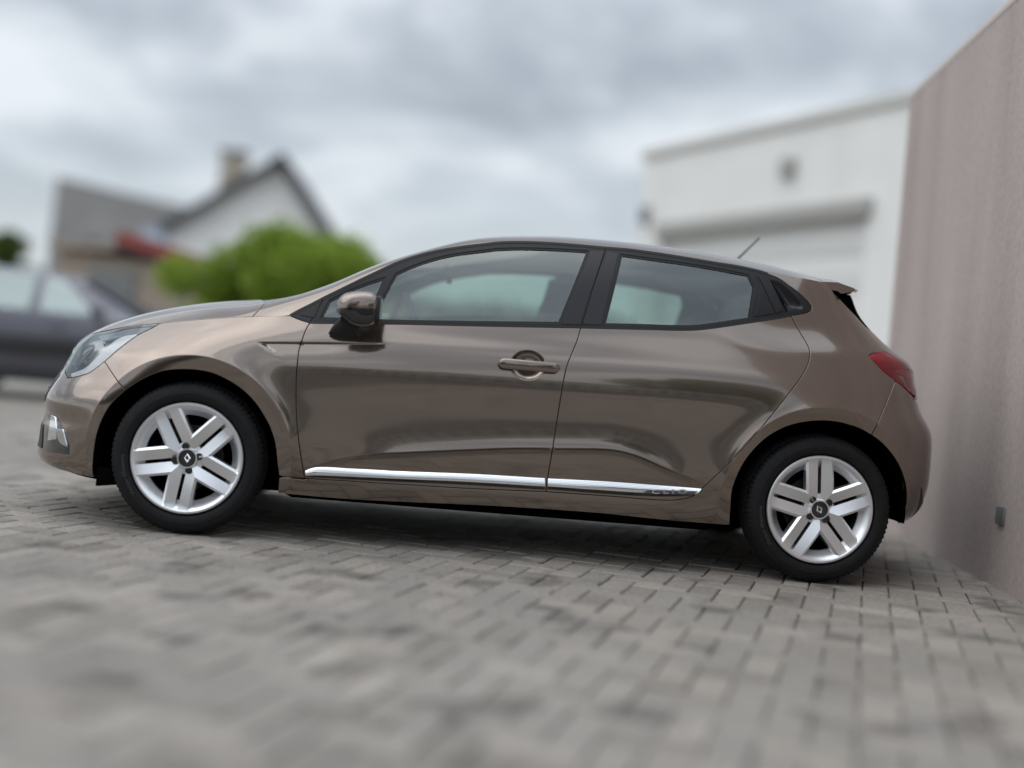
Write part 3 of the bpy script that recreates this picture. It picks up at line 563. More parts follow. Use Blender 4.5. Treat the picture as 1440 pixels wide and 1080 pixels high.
CURVE = {
    'gF': [(0.4358,0.8913),(0.4221,0.8577),(0.4137,0.8167),(0.4062,0.7842),(0.4052,0.7285),(0.4055,0.6726),(0.4159,0.5404),(0.4326,0.4361),(0.452,0.3411),(0.4693,0.263)],
    'gM': [(1.5334,0.9699),(1.5191,0.9114),(1.4865,0.8124),(1.4774,0.7596),(1.4658,0.605),(1.4575,0.4829),(1.4561,0.4406),(1.4489,0.3341),(1.448,0.2887)],
    'gR': [(2.4183,1.1),(2.434,1.0691),(2.4586,1.0251),(2.4779,0.9907),(2.4887,0.9618),(2.4871,0.9291),(2.4762,0.8928),(2.4511,0.8467),(2.3877,0.7537),(2.324,0.6609),(2.2198,0.5159),(2.134,0.4134),(2.0767,0.3457),(2.0388,0.3138),(1.9775,0.2971),(1.9045,0.2918)],
    'dbot': [(0.4693,0.263),(0.846,0.2704),(1.1348,0.2765),(1.448,0.2887)],
    'dbot2': [(1.448,0.2887),(1.7185,0.2915),(1.8236,0.2911),(1.9045,0.2918)],
    'belt1': [(0.4358,0.8913),(0.7903,0.9188),(1.0778,0.9381),(1.5334,0.9699)],
    'belt2': [(1.5334,0.9699),(1.8024,0.9876),(1.9468,0.9969),(2.0087,1.0037),(2.0914,1.0204),(2.1924,1.0443),(2.306,1.0716),(2.4183,1.1)],
    'cend': [(2.4183,1.1),(2.4742,1.1149),(2.5003,1.1278),(2.5089,1.1451),(2.4891,1.1714),(2.4246,1.2209),(2.3705,1.2553),(2.3202,1.2724)],
    'arF1': [(0.3631,0.1908),(0.3554,0.3223),(0.3438,0.3911),(0.3208,0.4541),(0.2903,0.5035),(0.2556,0.5485),(0.2101,0.5903),(0.1628,0.6204),(0.1104,0.6443),(0.05,0.6601),(-0.0403,0.6607),(-0.1246,0.6449),(-0.2007,0.6064),(-0.263,0.5592)],
    'arF2': [(-0.263,0.5592),(-0.3197,0.4931),(-0.3585,0.4078),(-0.3721,0.3467),(-0.3803,0.2657),(-0.3847,0.1885)],
    'arR1': [(2.2229,0.2086),(2.2133,0.2972),(2.2103,0.3672),(2.2454,0.4784),(2.324,0.5825),(2.4073,0.6384),(2.5035,0.6679),(2.6014,0.6752),(2.684,0.663),(2.7662,0.6327)],
    'arR2': [(2.7662,0.6327),(2.8158,0.6038),(2.8924,0.5382),(2.9468,0.4617),(2.986,0.3585),(2.9951,0.295),(3.0003,0.2555)],
    'hoodgap': [(-0.1898,0.8409),(-0.0559,0.8637),(0.1094,0.8877),(0.1951,0.8986),(0.3523,0.9141)],
    'wtrim': [(0.3523,0.9141),(0.3756,0.9058),(0.404,0.8976),(0.4358,0.8913)],
    'hlow': [(-0.1898,0.8409),(-0.2205,0.817),(-0.2743,0.7813),(-0.3375,0.7142),(-0.3837,0.6637)],
    'hlow2': [(-0.3837,0.6637),(-0.4449,0.614),(-0.5029,0.5926),(-0.559,0.5799)],
    'htop': [(-0.1898,0.8409),(-0.2629,0.8317),(-0.3493,0.8182),(-0.4311,0.7952),(-0.5187,0.7777)],
    'fgap': [(-0.3837,0.6637),(-0.263,0.5592)],
    'tlow': [(2.8821,0.8684),(2.8065,0.9099),(2.7529,0.9616),(2.7718,0.9733),(2.854,0.9868)],
    'bgap': [(2.8821,0.8684),(2.8321,0.7725),(2.7879,0.6877),(2.7662,0.6327)],
    'sillb': [(2.2229,0.2086),(1.9423,0.2086),(1.6685,0.2152),(1.2578,0.2101),(0.6483,0.1891),(0.3631,0.1908)],
    'doortopgap': [(0.4358,0.8913),(0.4561,0.9427),(0.4804,0.999)],
    'dlot': [(0.4804,0.999),(0.5458,1.0402),(0.6591,1.1113),(0.774,1.1797),(0.8925,1.2299),(1.0137,1.2655),(1.1118,1.2873),(1.1761,1.3012),(1.2798,1.3133),(1.426,1.3205),(1.6282,1.321)],
    'dlot0': [(0.3523,0.9141),(0.3868,0.9383),(0.4379,0.9707),(0.4804,0.999)],
    'dlot2': [(1.6282,1.321),(1.7179,1.322),(1.8428,1.3166),(1.9702,1.3078),(2.0974,1.298),(2.1929,1.2918),(2.2781,1.2809),(2.3202,1.2724)],
    'bp': [(1.6282,1.321),(1.5852,1.1685),(1.5334,0.9699)],
    'cgap': [(2.3202,1.2724),(2.3321,1.2266),(2.3881,1.1138),(2.4183,1.1)],
    'qtop': [(2.3202,1.2724),(2.393,1.2685),(2.5211,1.2824),(2.5809,1.25),(2.6263,1.2198)],
    'tgl': [(2.6263,1.2198),(2.6942,1.1736),(2.7563,1.1312),(2.7962,1.0978)],
    'crease': [(0.4674,0.2992),(0.5854,0.3467),(0.7418,0.3843),(0.8361,0.3974),(1.1203,0.4345),(1.3114,0.456),(1.5029,0.4695),(1.6964,0.4824),(1.8021,0.4664),(1.9152,0.4272),(2.0904,0.3738)],
    'ch1t': [(0.4703,0.2971),(0.5035,0.3118),(0.6714,0.3218),(0.8413,0.3261),(1.1295,0.3379),(1.4376,0.3444)],
    'ch1b': [(0.4746,0.2708),(0.5059,0.2704),(0.6731,0.2738),(0.8453,0.2791),(1.1337,0.2895),(1.4437,0.2956)],
    'ch2t': [(1.4508,0.3446),(1.6538,0.3511),(1.8713,0.3542),(2.0826,0.3558)],
    'ch2b': [(1.4523,0.2977),(1.659,0.2984),(1.8209,0.3012),(1.9635,0.3101),(2.059,0.3246)],
    'gill': [(0.2427,0.7841),(0.2721,0.797),(0.7382,0.8353)],
    'handle': [(1.2046,0.7937),(1.4566,0.7925),(1.3244,0.7975),(1.2632,0.8219),(1.3788,0.8321)],
    'antenna': [(2.2052,1.3329)],
    'txt': [(1.8748,0.3247),(2.0251,0.3395)],
    'glass_f': [[(0.6982,0.9731),(0.759,1.1281)],[(0.759,1.1281),(0.8167,1.162),(0.8952,1.2001),(0.9751,1.2296),(1.1134,1.2626),(1.1775,1.2767),(1.3016,1.2907),(1.4684,1.2998),(1.556,1.3017)],[(1.556,1.3017),(1.4451,0.9791)],[(1.4451,0.9791),(1.0769,0.9503),(0.6749,0.921)],[(0.6749,0.921),(0.6982,0.9731)]],
    'glass_q': [[(0.4745,0.9119),(0.5018,0.991)],[(0.5018,0.991),(0.6023,1.0538),(0.7189,1.1083)],[(0.7189,1.1083),(0.7,1.0387),(0.6516,0.9233)],[(0.6516,0.9233),(0.4745,0.9119)]],
    'glass_r': [[(1.6261,0.99),(1.6924,1.2998)],[(1.6924,1.2998),(1.8432,1.2917),(1.9695,1.2855),(2.0965,1.276),(2.238,1.2612)],[(2.238,1.2612),(2.2616,1.2095)],[(2.2616,1.2095),(2.2371,1.0699)],[(2.2371,1.0699),(2.1012,1.0371),(2.0084,1.017),(1.8933,1.0064),(1.8031,1.0019),(1.6261,0.99)]],
    'bpil_f': [[(1.5651,1.2997),(1.6207,1.3033)],[(1.6207,1.3033),(1.5793,1.168),(1.5269,0.9811)],[(1.5269,0.9811),(1.4554,0.9777)],[(1.4554,0.9777),(1.5651,1.2997)]],
    'bpil_r': [[(1.6373,1.3033),(1.6795,1.2992)],[(1.6795,1.2992),(1.6145,0.988)],[(1.6145,0.988),(1.54,0.9837)],[(1.54,0.9837),(1.5882,1.1688),(1.6373,1.3033)]],
    'tri': [[(2.2702,1.2565),(2.2913,1.2133)],[(2.2913,1.2133),(2.3445,1.1006)],[(2.3445,1.1006),(2.2576,1.0788)],[(2.2576,1.0788),(2.2821,1.2124),(2.2702,1.2565)]],
    'cblade': [[(2.278,1.2588),(2.3178,1.2533)],[(2.3178,1.2533),(2.3818,1.1147)],[(2.3818,1.1147),(2.3507,1.1027)],[(2.3507,1.1027),(2.278,1.2588)]],
    'wtri': [[(0.3952,0.9198),(0.4657,0.9701)],[(0.4657,0.9701),(0.4498,0.9127)],[(0.4498,0.9127),(0.3952,0.9198)]],
    'recess': [[(2.3299,1.2463),(2.3697,1.2396),(2.4028,1.2163),(2.442,1.1815),(2.4662,1.1523)],[(2.4662,1.1523),(2.469,1.1382),(2.4533,1.1275)],[(2.4533,1.1275),(2.3942,1.1117)],[(2.3942,1.1117),(2.3299,1.2463)]],
    'fog': [[(-0.6541,0.4311),(-0.5649,0.4201)],[(-0.5649,0.4201),(-0.5347,0.3804),(-0.4958,0.3075),(-0.4915,0.2757)],[(-0.4915,0.2757),(-0.642,0.2665)],[(-0.642,0.2665),(-0.6595,0.3646),(-0.6541,0.4311)]],
    'fogchrome': [[(-0.6112,0.4196),(-0.5826,0.4148)],[(-0.5826,0.4148),(-0.5674,0.3731),(-0.5641,0.3296)],[(-0.5641,0.3296),(-0.6136,0.316)],[(-0.6136,0.316),(-0.6112,0.4196)]],
    'fogblade': [[(-0.5691,0.3699),(-0.528,0.3726)],[(-0.528,0.3726),(-0.4993,0.3065)],[(-0.4993,0.3065),(-0.5385,0.3186),(-0.5691,0.3699)]],
    'drl': [[(-0.5666,0.6013),(-0.4854,0.6352),(-0.4404,0.6831),(-0.4038,0.7337),(-0.3616,0.7735),(-0.2916,0.7936)],[(-0.2916,0.7936),(-0.2993,0.7701)],[(-0.2993,0.7701),(-0.3396,0.7191),(-0.3892,0.6697),(-0.4414,0.6259),(-0.4949,0.5992),(-0.5514,0.5865)],[(-0.5514,0.5865),(-0.5666,0.6013)]],
    'tl_top': [[(2.7604,0.9608),(2.7785,0.9715)],[(2.7785,0.9715),(2.8507,0.9831)],[(2.9127,0.9521)],[(2.9127,0.9521),(2.8323,0.9508),(2.7788,0.946),(2.7604,0.9608)]],
    'tl_pale': [[(2.7819,0.9432),(2.8427,0.9442)],[(2.8427,0.9442),(2.8515,0.9165),(2.8787,0.8768)],[(2.8787,0.8768),(2.8199,0.9063),(2.7819,0.9432)]],
}

# ------------------------------------------------------------------ sheet panels cut out of the body shape
def side_fn(u, v): return side_raw(u, v)
def side_fn_plain(u, v): return side_raw(u, v, False)
TQ = .75
def top_fn(u, v): return top_raw(u, v/TQ)
def catmull(pts, step):
    pts = np.array(pts, float)
    if len(pts) < 3:
        n = max(1, int(np.linalg.norm(pts[-1]-pts[0])/step)); return pts[0]+(pts[-1]-pts[0])*np.linspace(0, 1, n+1)[:, None]
    P_ = np.vstack([2*pts[0]-pts[1], pts, 2*pts[-1]-pts[-2]]); out = []
    for i in range(1, len(P_)-2):
        a, b, c, d = P_[i-1:i+3]; n = max(1, int(round(np.linalg.norm(c-b)/step)))
        t0 = 0; t1 = t0+max(1e-6, np.linalg.norm(b-a))**.5; t2 = t1+max(1e-6, np.linalg.norm(c-b))**.5; t3 = t2+max(1e-6, np.linalg.norm(d-c))**.5
        t = np.linspace(t1, t2, n+1)[:-1, None]
        A1 = (t1-t)/(t1-t0)*a+(t-t0)/(t1-t0)*b; A2 = (t2-t)/(t2-t1)*b+(t-t1)/(t2-t1)*c; A3 = (t3-t)/(t3-t2)*c+(t-t2)/(t3-t2)*d
        B1 = (t2-t)/(t2-t0)*A1+(t-t0)/(t2-t0)*A2; B2 = (t3-t)/(t3-t1)*A2+(t-t1)/(t3-t1)*A3
        out.append((t2-t)/(t2-t1)*B1+(t-t1)/(t2-t1)*B2)
    return np.vstack(out+[pts[-1:]])
def outline(segs, step=.012):
    out = []
    for s in segs:
        c = catmull(s, step)
        if out and np.linalg.norm(out[-1][-1]-c[0]) < .02: c = c.copy(); c = c[1:]
        out.append(c)
    p = np.vstack(out)
    keep = [0]
    for i in range(1, len(p)):
        if np.linalg.norm(p[i]-p[keep[-1]]) > .002: keep.append(i)
    p = p[keep]
    if np.linalg.norm(p[0]-p[-1]) < .004: p = p[:-1]
    a = .5*np.sum(p[:, 0]*np.roll(p[:, 1], -1)-np.roll(p[:, 0], -1)*p[:, 1])
    return p if a > 0 else p[::-1]
def offset(p, d):
    """shrink (d > 0) a counter-clockwise outline"""
    a = p-np.roll(p, 1, 0); b = np.roll(p, -1, 0)-p
    na = np.stack([-a[:, 1], a[:, 0]], 1)/np.maximum(np.linalg.norm(a, axis=1, keepdims=True), 1e-9)
    nb = np.stack([-b[:, 1], b[:, 0]], 1)/np.maximum(np.linalg.norm(b, axis=1, keepdims=True), 1e-9)
    m = na+nb; l = np.maximum(np.linalg.norm(m, axis=1, keepdims=True), .35); m = m/l
    k = 1/np.maximum((m*na).sum(1, keepdims=True), .5)
    return p+m*k*d
def inside(pt, poly):
    x, y = pt[:, 0][:, None], pt[:, 1][:, None]; x0, y0 = poly[:, 0], poly[:, 1]; x1, y1 = np.roll(x0, -1), np.roll(y0, -1)
    with np.errstate(divide='ignore', invalid='ignore'):
        c = ((y0 > y) != (y1 > y)) & (x < (x1-x0)*(y-y0)/(y1-y0)+x0)
    return (c.sum(1) % 2) == 1
def dist(pt, poly):
    a = poly; b = np.roll(poly, -1, 0); d = np.full(len(pt), 1e9)
    for i in range(len(a)):
        ab = b[i]-a[i]; t = np.clip(((pt-a[i])@ab)/max(1e-12, ab@ab), 0, 1); q = a[i]+t[:, None]*ab
        d = np.minimum(d, np.hypot(pt[:, 0]-q[:, 0], pt[:, 1]-q[:, 1]))
    return d
PANEL_CACHE = {}
def feature_rows():
    R_ = []
    xs = np.arange(.43, 2.13, .014)
    for dz in (-.026, -.018, -.011, -.005, -.001, .0025, .007, .014): R_.append(np.stack([xs, CR(xs)+dz], 1))
    for cx, cz, ra, _ in ARCH:
        n = 90; a = np.linspace(-.35, math.pi+.35, n)
        for dr in (-.062, -.03, -.010, -.005, -.001, .001, .005, .010, .02): r = ra+.062+dr; R_.append(np.stack([cx+r*np.cos(a), cz+r*np.sin(a)], 1)) if dr > -.05 else None
    xs = np.arange(.225, .82, .010)
    for dz in (.006, .002, 0, -.002, -.004, -.007, -.013, -.022): R_.append(np.stack([xs, .7968+.082*(xs-.273)+dz], 1))
    a = np.linspace(0, 2*math.pi, 49)
    for r in (.064, .0585, .0565, .054, .049, .040, .028, .014): R_.append(np.stack([1.327+1.18*r*np.cos(a), .797+r*np.sin(a)], 1))
    return [np.stack([p_of(q[:, 0], q[:, 1]), q[:, 1]], 1) for q in R_]
ROWS = feature_rows()
def panel(name, key, segs, fn, mat, parent, off=0, inset=.003, fold=.014, res=(.02, .012), holes=(), flip=False, to_p=True, dish=None, step=.012):
    """one sheet of the body; flip builds the far side one"""
    if key not in PANEL_CACHE:
        def prep(s, ins):
            q = outline(s, step)
            if to_p: q = np.stack([p_of(q[:, 0], q[:, 1]), q[:, 1]], 1) if to_p is True else to_p(q)
            a = .5*np.sum(q[:, 0]*np.roll(q[:, 1], -1)-np.roll(q[:, 0], -1)*q[:, 1])
            if a < 0: q = q[::-1]
            return offset(q, ins) if ins else q
        P0 = prep(segs, inset); H0 = [prep(h, -inset) for h in holes]
        lo, hi = P0.min(0), P0.max(0)
        gx = np.arange(lo[0]+res[0]*.5, hi[0], res[0]); gy = np.arange(lo[1]+res[1]*.5, hi[1], res[1])
        g = np.stack(np.meshgrid(gx, gy), -1).reshape(-1, 2)
        if len(g):
            g[:, 0] += (np.round((g[:, 1]-lo[1])/res[1]).astype(int) % 2)*res[0]*.5
            ok = inside(g, P0)
            for h in H0: ok &= ~inside(g, h)
            g = g[ok]
        rows_ = []
        if fn is side_fn and mat == 'brown_paint':
            for q in ROWS:
                ok = inside(q, P0) & (dist(q, P0) > .004)
                for h in H0: ok &= ~inside(q, h) & (dist(q, h) > .004)
                run = []
                for i in range(len(q)):
                    if ok[i]: run.append(q[i])
                    if (not ok[i] or i == len(q)-1) and run:
                        if len(run) > 1: rows_.append(np.array(run))
                        run = []
            if rows_ and len(g):
                rp = np.vstack(rows_); d2 = np.full(len(g), 1e9)
                for k in range(0, len(rp), 400): d2 = np.minimum(d2, np.sqrt(((g[:, None]-rp[None, k:k+400])**2).sum(-1)).min(1))
                g = g[d2 > .008]
        if len(g):
            dd = dist(g, P0)
            for h in H0: dd = np.minimum(dd, dist(g, h))
            g = g[dd > .45*min(res)]
        loops = [P0]+H0; vs = []; es = []
        for lp in loops:
            b = len(vs); vs += [Vector(p) for p in lp]; es += [(b+i, b+(i+1) % len(lp)) for i in range(len(lp))]
        for q in rows_:
            b = len(vs); vs += [Vector(p) for p in q]; es += [(b+i, b+i+1) for i in range(len(q)-1)]
        nb = len(vs); vs += [Vector(p) for p in g]
        r = delaunay_2d_cdt(vs, es, [], 0, 1e-6)
        V2 = np.array([tuple(v) for v in r[0]]); T = np.array([t for t in r[2] if len(t) == 3])
        cen = V2[T].mean(1); ok = inside(cen, P0)
        for h in H0: ok &= ~inside(cen, h)
        PANEL_CACHE[key] = (loops, V2, T[ok])
    loops, V2, T = PANEL_CACHE[key]
    S = fn(V2[:, 0], V2[:, 1]); Nn = norm_of(fn, V2[:, 0], V2[:, 1])
    ref = S*np.array([0.0, 1, 1])-np.array([0, 0, .75]); ref[:, 0] = (S[:, 0]-1.3)*.2
    sg = np.sign((Nn*ref).sum(1, keepdims=True).sum()) or 1.0
    Nn = Nn*sg
    o_ = off if np.isscalar(off) else np.asarray(off(S))[:, None]
    if dish:
        dd = dist(V2, loops[0]); o_ = o_+(dish(dd))[:, None]
    X = S+Nn*o_
    if dish:
        # recompute shading normals from the dished mesh
        fnm = np.cross(X[T[:, 1]]-X[T[:, 0]], X[T[:, 2]]-X[T[:, 0]]); acc = np.zeros_like(X)
        for k in range(3): np.add.at(acc, T[:, k], fnm)
        acc /= np.maximum(np.linalg.norm(acc, axis=1, keepdims=True), 1e-12); Nn = acc*np.sign((acc*Nn).sum(1, keepdims=True))
    verts = [X]; norms = [Nn]; faces = [tuple(t) for t in T]; base = len(X)
    # orient the faces along the normals
    a = X[T[0][1]]-X[T[0][0]]; b = X[T[0][2]]-X[T[0][0]]
    if np.dot(np.cross(a, b), Nn[T[0][0]]) < 0: faces = [f[::-1] for f in faces]
    if fold:
        oc = off if np.isscalar(off) else 0
        for li, lp in enumerate(loops):
            s_ = -1 if li == 0 else 1
            l0 = lp; l1 = offset(lp, s_*.0011); n = len(lp)
            n0 = norm_of(fn, l0[:, 0], l0[:, 1])*sg; p0 = fn(l0[:, 0], l0[:, 1])
            p1 = fn(l1[:, 0], l1[:, 1]); od = p1-p0; od /= np.maximum(np.linalg.norm(od, axis=1, keepdims=True), 1e-9)
            A = p0+n0*oc; B = p1+n0*(oc-.0012); D = p1+n0*(oc-fold)
            verts += [A, B, D]; norms += [n0, (n0+1.5*od)/np.linalg.norm(n0+1.5*od, axis=1, keepdims=True), od]
            for r0 in (0, 1):
                for i in range(n):
                    j = (i+1) % n; q = (base+r0*n+i, base+(r0+1)*n+i, base+(r0+1)*n+j, base+r0*n+j); faces.append(q)
            if li == 0 and False: pass
            base += 3*n
    V = np.vstack(verts); NN = np.vstack(norms)
    # fix orientation of the fold faces
    out = []
    for f in faces:
        if len(f) == 4:
            c = np.cross(V[f[1]]-V[f[0]], V[f[2]]-V[f[0]])
            if np.dot(c, NN[list(f)].sum(0)) < 0: f = f[::-1]
        out.append(f)
    if flip:
        V = V*np.array([1, -1, 1]); NN = NN*np.array([1, -1, 1]); out = [f[::-1] for f in out]
    return mesh_obj(name, V, out, mat, parent, normals=NN)
def strip(name, topc, botc, prof, mat, parent, flip=False, n=60, ends=(1, 1)):
    """a moulding between two side curves; prof = [(t across 0..1, height off the body)]"""
    a = catmull(topc, .01); b = catmull(botc, .01)
    def even(c):
        s = np.r_[0, np.cumsum(np.linalg.norm(np.diff(c, axis=0), axis=1))]; t = np.linspace(0, s[-1], n); return np.stack([np.interp(t, s, c[:, 0]), np.interp(t, s, c[:, 1])], 1)
    a, b = even(a), even(b); rows = []; nn = []
    tt = [p[0] for p in prof]; hh = [p[1] for p in prof]
    fine = np.linspace(0, 1, 17); hf = np.interp(fine, tt, hh) if len(prof) > 2 else None
    for t, h in prof:
        q = a*(1-t)+b*t; P_ = side_raw(p_of(q[:, 0], q[:, 1]), q[:, 1]); N_ = norm_of(side_fn, p_of(q[:, 0], q[:, 1]), q[:, 1])
        N_ = N_*np.sign(-N_[:, 1:2]); rows.append(P_+N_*h)
    V = np.concatenate(rows); m = len(rows); F_s = []
    for i in range(m-1):
        for k in range(n-1): F_s.append((i*n+k, i*n+k+1, (i+1)*n+k+1, (i+1)*n+k))
    F_s.append(tuple(i*n for i in range(m))); F_s.append(tuple(i*n+n-1 for i in range(m-1, -1, -1)))
    if flip: V = V*np.array([1, -1, 1])
    o = mesh_obj(name, V, F_s, mat, parent, smooth=True)
    bm = bmesh.new(); bm.from_mesh(o.data); bmesh.ops.recalc_face_normals(bm, faces=bm.faces); bm.to_mesh(o.data); bm.free()
    o.data.set_sharp_from_angle(angle=math.radians(50)); return o

# ------------------------------------------------------------------ dark estate car beyond, side on
pmat('estate_paint', (.10, .10, .125), .35, metal=.4, coat=1, coat_rough=.03)
glass_mat('estate_glass', (.6, .9, .85), .24)
def estate(loc, rz, label):
    root = empty('estate_car', loc, rz); tag(root, label, 'car')
    # stations from nose (+x) to tail: x, half width, sill z, belt z, belt half width, roof z, roof half width
    st = [(2.28, .50, .32, .62, .50, .64, .35), (2.18, .78, .22, .72, .72, .76, .50), (1.90, .88, .20, .84, .80, .88, .55), (1.40, .905, .20, .90, .84, .95, .60), (.95, .91, .20, .94, .86, 1.00, .64),
          (.55, .91, .20, .95, .865, 1.22, .62), (.15, .91, .20, .96, .87, 1.42, .60), (-.4, .91, .20, .965, .87, 1.475, .60), (-1.1, .91, .20, .975, .87, 1.47, .60), (-1.7, .905, .20, .985, .86, 1.43, .585), (-2.1, .89, .24, 1.0, .83, 1.36, .56), (-2.33, .80, .32, .98, .74, 1.08, .50), (-2.42, .62, .42, .80, .60, .86, .40)]
    rings = []
    for x, hw, zs, zb, bw, zr, rw in st:
        half = [(hw*.90, zs), (hw*.985, zs+.14), (hw, zs+(zb-zs)*.55), (hw*.985, zs+(zb-zs)*.82), (bw, zb), (rw+(bw-rw)*.45, zb+(zr-zb)*.55), (rw, zr-.035), (rw*.8, zr), (0, zr+.012)]
        rings.append([(x, -y, z) for y, z in half]+[(x, y, z) for y, z in half[::-1][1:]])
    m = MB(); m.loft(rings, cap=True, closed=True); body = m.build('body', 'estate_paint', root, smooth=True)
    for s in (1, -1):
        def yw(z, x):
            i = min(range(len(st)-1), key=lambda k: 0 if st[k][0] >= x >= st[k+1][0] else 1); a, b = st[i], st[i+1]; t = (a[0]-x)/(a[0]-b[0]); g = [a[k]+(b[k]-a[k])*t for k in range(7)]
            u = (z-g[3])/max(.05, g[5]-g[3]); return -(g[4]+(g[6]-g[4])*min(1, max(0, u)))*s-.012*s
        for poly in ([(.42, 1.0), (.02, 1.36), (-.18, 1.40), (-.18, 1.0)], [(-.30, 1.0), (-.30, 1.405), (-.95, 1.405), (-.95, 1.005)], [(-1.06, 1.01), (-1.06, 1.40), (-1.62, 1.37), (-1.95, 1.10), (-1.90, 1.04)]):
            o = mesh_obj('window_glass', [(x, yw(z, x), z) for x, z in poly], [tuple(range(len(poly)))], 'estate_glass', root)
        for x in (1.42, -1.38):
            w = empty('wheel', (x, -.80*s, .32), parent=root); t = MB(); t.lathe([(.21, -.10), (.235, -.108), (.29, -.104), (.318, -.075), (.32, 0), (.318, .075), (.29, .1), (.21, .1)], 40); t.build('tyre', 'tyre_rubber', w, smooth=True)
            c = MB(); c.lathe([(.001, -.085), (.05, -.095), (.06, -.08), (.2, -.07), (.215, -.1)], 40); c.build('rim', 'wheel_silver', w, smooth=True)
            if s == -1: w.rotation_euler = (0, 0, math.pi)
            m = MB(); m.lathe([(.001, -.0), (.375, -.0)], 32); o = m.build('wheel_arch', 'underside_black', root); o.location = (x, -.913*s if False else -.915*s, .33); 
            w.location.y = -.835*s
        m = MB(); m.box(-2.0, 1.05, -.925*s-.004, -.925*s+.03, .20, .34); m.build('sill_cladding', 'black_plastic', root, bevel=.01)
        m = MB(); m.box(-.98, .98, -.925*s-.006, -.925*s+.02, .50, .70); m.build('dark_reflection_band', 'black_plastic', root, bevel=.01)  # black band stands in for a dark reflection along the body side
        m = MB(); m.box(-.92, -.76, -.925*s-.01, -.925*s+.01, .84, .87); m.build('door_handle', 'estate_paint', root, bevel=.004)
        m = MB(); m.box(-.05, .12, -.925*s-.01, -.925*s+.01, .83, .86); m.build('door_handle', 'estate_paint', root, bevel=.004)
        m = MB(); m.box(.42, .56, -1.03*s-.06, -1.03*s+.09, .97, 1.10); m.build('door_mirror', 'estate_paint', root, bevel=.03)
    m = MB(); m.hexa([(.97, -.62, 1.012), (.97, .62, 1.012), (.97, .6, 1.02), (.97, -.6, 1.02)], [(.20, -.56, 1.415), (.20, .56, 1.415), (.2, .55, 1.42), (.2, -.55, 1.42)]); m.build('windscreen', 'black_plastic', root)
    return root
estate((-3.35, 8.9, 0), 0.02, 'dark grey estate car parked side-on in the left background')

# ------------------------------------------------------------------ the brown hatchback
car = empty('parked_car', (1.29, 0, 0))
tag(car, 'brown metallic five-door hatchback in sharp focus parked on the brick paving', 'car')
CARX = 1.29
def rebase(o):                       # panels are made in front-axle coordinates; the car's empty stands at mid wheelbase
    o.location.x -= CARX; return o
def cv(n, rev=False):
    c = CURVE[n]; return c[::-1] if rev else c
def pv(n, rev=False):
    c = np.array(cv(n, rev)); return [(float(p), float(z)) for p, z in zip(p_of(c[:, 0], c[:, 1]), c[:, 1])]
def sub(c, a, b): return c[a:b]
FR = lambda z: float(XF(z)+LF_Z(z)-CAPA)-.004        # centre line of the nose in curve parameter
RR = lambda z: float(XR(z)-LR_Z(z)+CAPA)+.004        # centre line of the tail
PAINT = 'brown_paint'
def both(name, key, segs, fn=side_fn, mat=PAINT, parent=None, **k):
    """near and far panel of a pair; parent is a pair too"""
    out = []
    for i, fl in enumerate((False, True)):
        pr = parent[i] if isinstance(parent, (list, tuple)) else (parent or car)
        o = panel(name, key, segs, fn, mat, pr, flip=fl, **k)
        if pr is car: rebase(o)
        out.append(o)
    return out
# wing
both('front_wing', 'wing', [cv('hoodgap'), cv('wtrim'), cv('gF'), [CURVE['gF'][-1], (.366, .2655)], [(.366, .2655)]+[p for p in cv('arF1') if p[1] > .28], cv('fgap', True), cv('hlow', True)])
# doors
fd = both('front_door', 'fdoor', [cv('gF'), cv('dbot'), cv('gM', True), cv('belt1', True)], res=(.016, .006))
rd = both('rear_door', 'rdoor', [cv('gM'), cv('dbot2'), cv('gR', True), cv('belt2', True)], res=(.016, .006))
# rear quarter with the sill
sill_front = (.366, .2600)
q_top = [(2.317, 1.276), (2.39, 1.272), (2.45, 1.271), (2.52, 1.268), (2.58, 1.263), (2.60, 1.258)]
def qp(pts): return [(float(p_of(x, z)), z) for x, z in pts]
tg_edge = pv('tgl')
z_tg = [1.06, 1.02, .98, .95, .92]
tg_low = [(RR(z)-.36, z) for z in z_tg]
tail_top = [(RR(.922)-.40, .922), (RR(.92)-.46, .921)]+[(float(p_of(2.985, .915)), .915)]
quarter = both('rear_quarter_panel', 'quarter', [
    [(float(p_of(*CURVE['dbot'][0])), CURVE['dbot'][0][1]-.004), (.366, .2600)][::-1],
    pv('dbot'), pv('dbot2'), pv('gR', True), pv('cend'),
    [pv('cend')[-1]]+qp(q_top), [qp(q_top)[-1], tg_edge[0]], tg_edge+tg_low,
    [tg_low[-1]]+tail_top, pv('tlow', True), pv('bgap'), pv('arR1', True), pv('sillb'),
    [pv('sillb')[-1], (.366, .2600)]], to_p=False, res=(.018, .012))
# bonnet
both_q = lambda pts: pts
HR = [(.197, -1), (.215, -.93), (.225, -.86), (.17, -.6), (.12, -.3), (.10, 0)]
hood_rear = [(x, q*TQ) for x, q in HR]+[(x, -q*TQ) for x, q in HR[::-1][1:]]
hood_front = [(-.655, .6), (-.66, .3), (-.665, 0), (-.66, -.3), (-.655, -.6)]
def side_edge(x0, x1, q, n=14): return [(x0+(x1-x0)*i/n, q*TQ) for i in range(n+1)]
hood = rebase(panel('bonnet', 'bonnet', [side_edge(-.655, .197, -1)[:1]+side_edge(-.655, .197, -1)[1:], hood_rear, side_edge(.197, -.655, 1), [(-.655, TQ), (-.662, 0), (-.655, -TQ)]], top_fn, PAINT, car, to_p=False, res=(.02, .03), inset=.002))
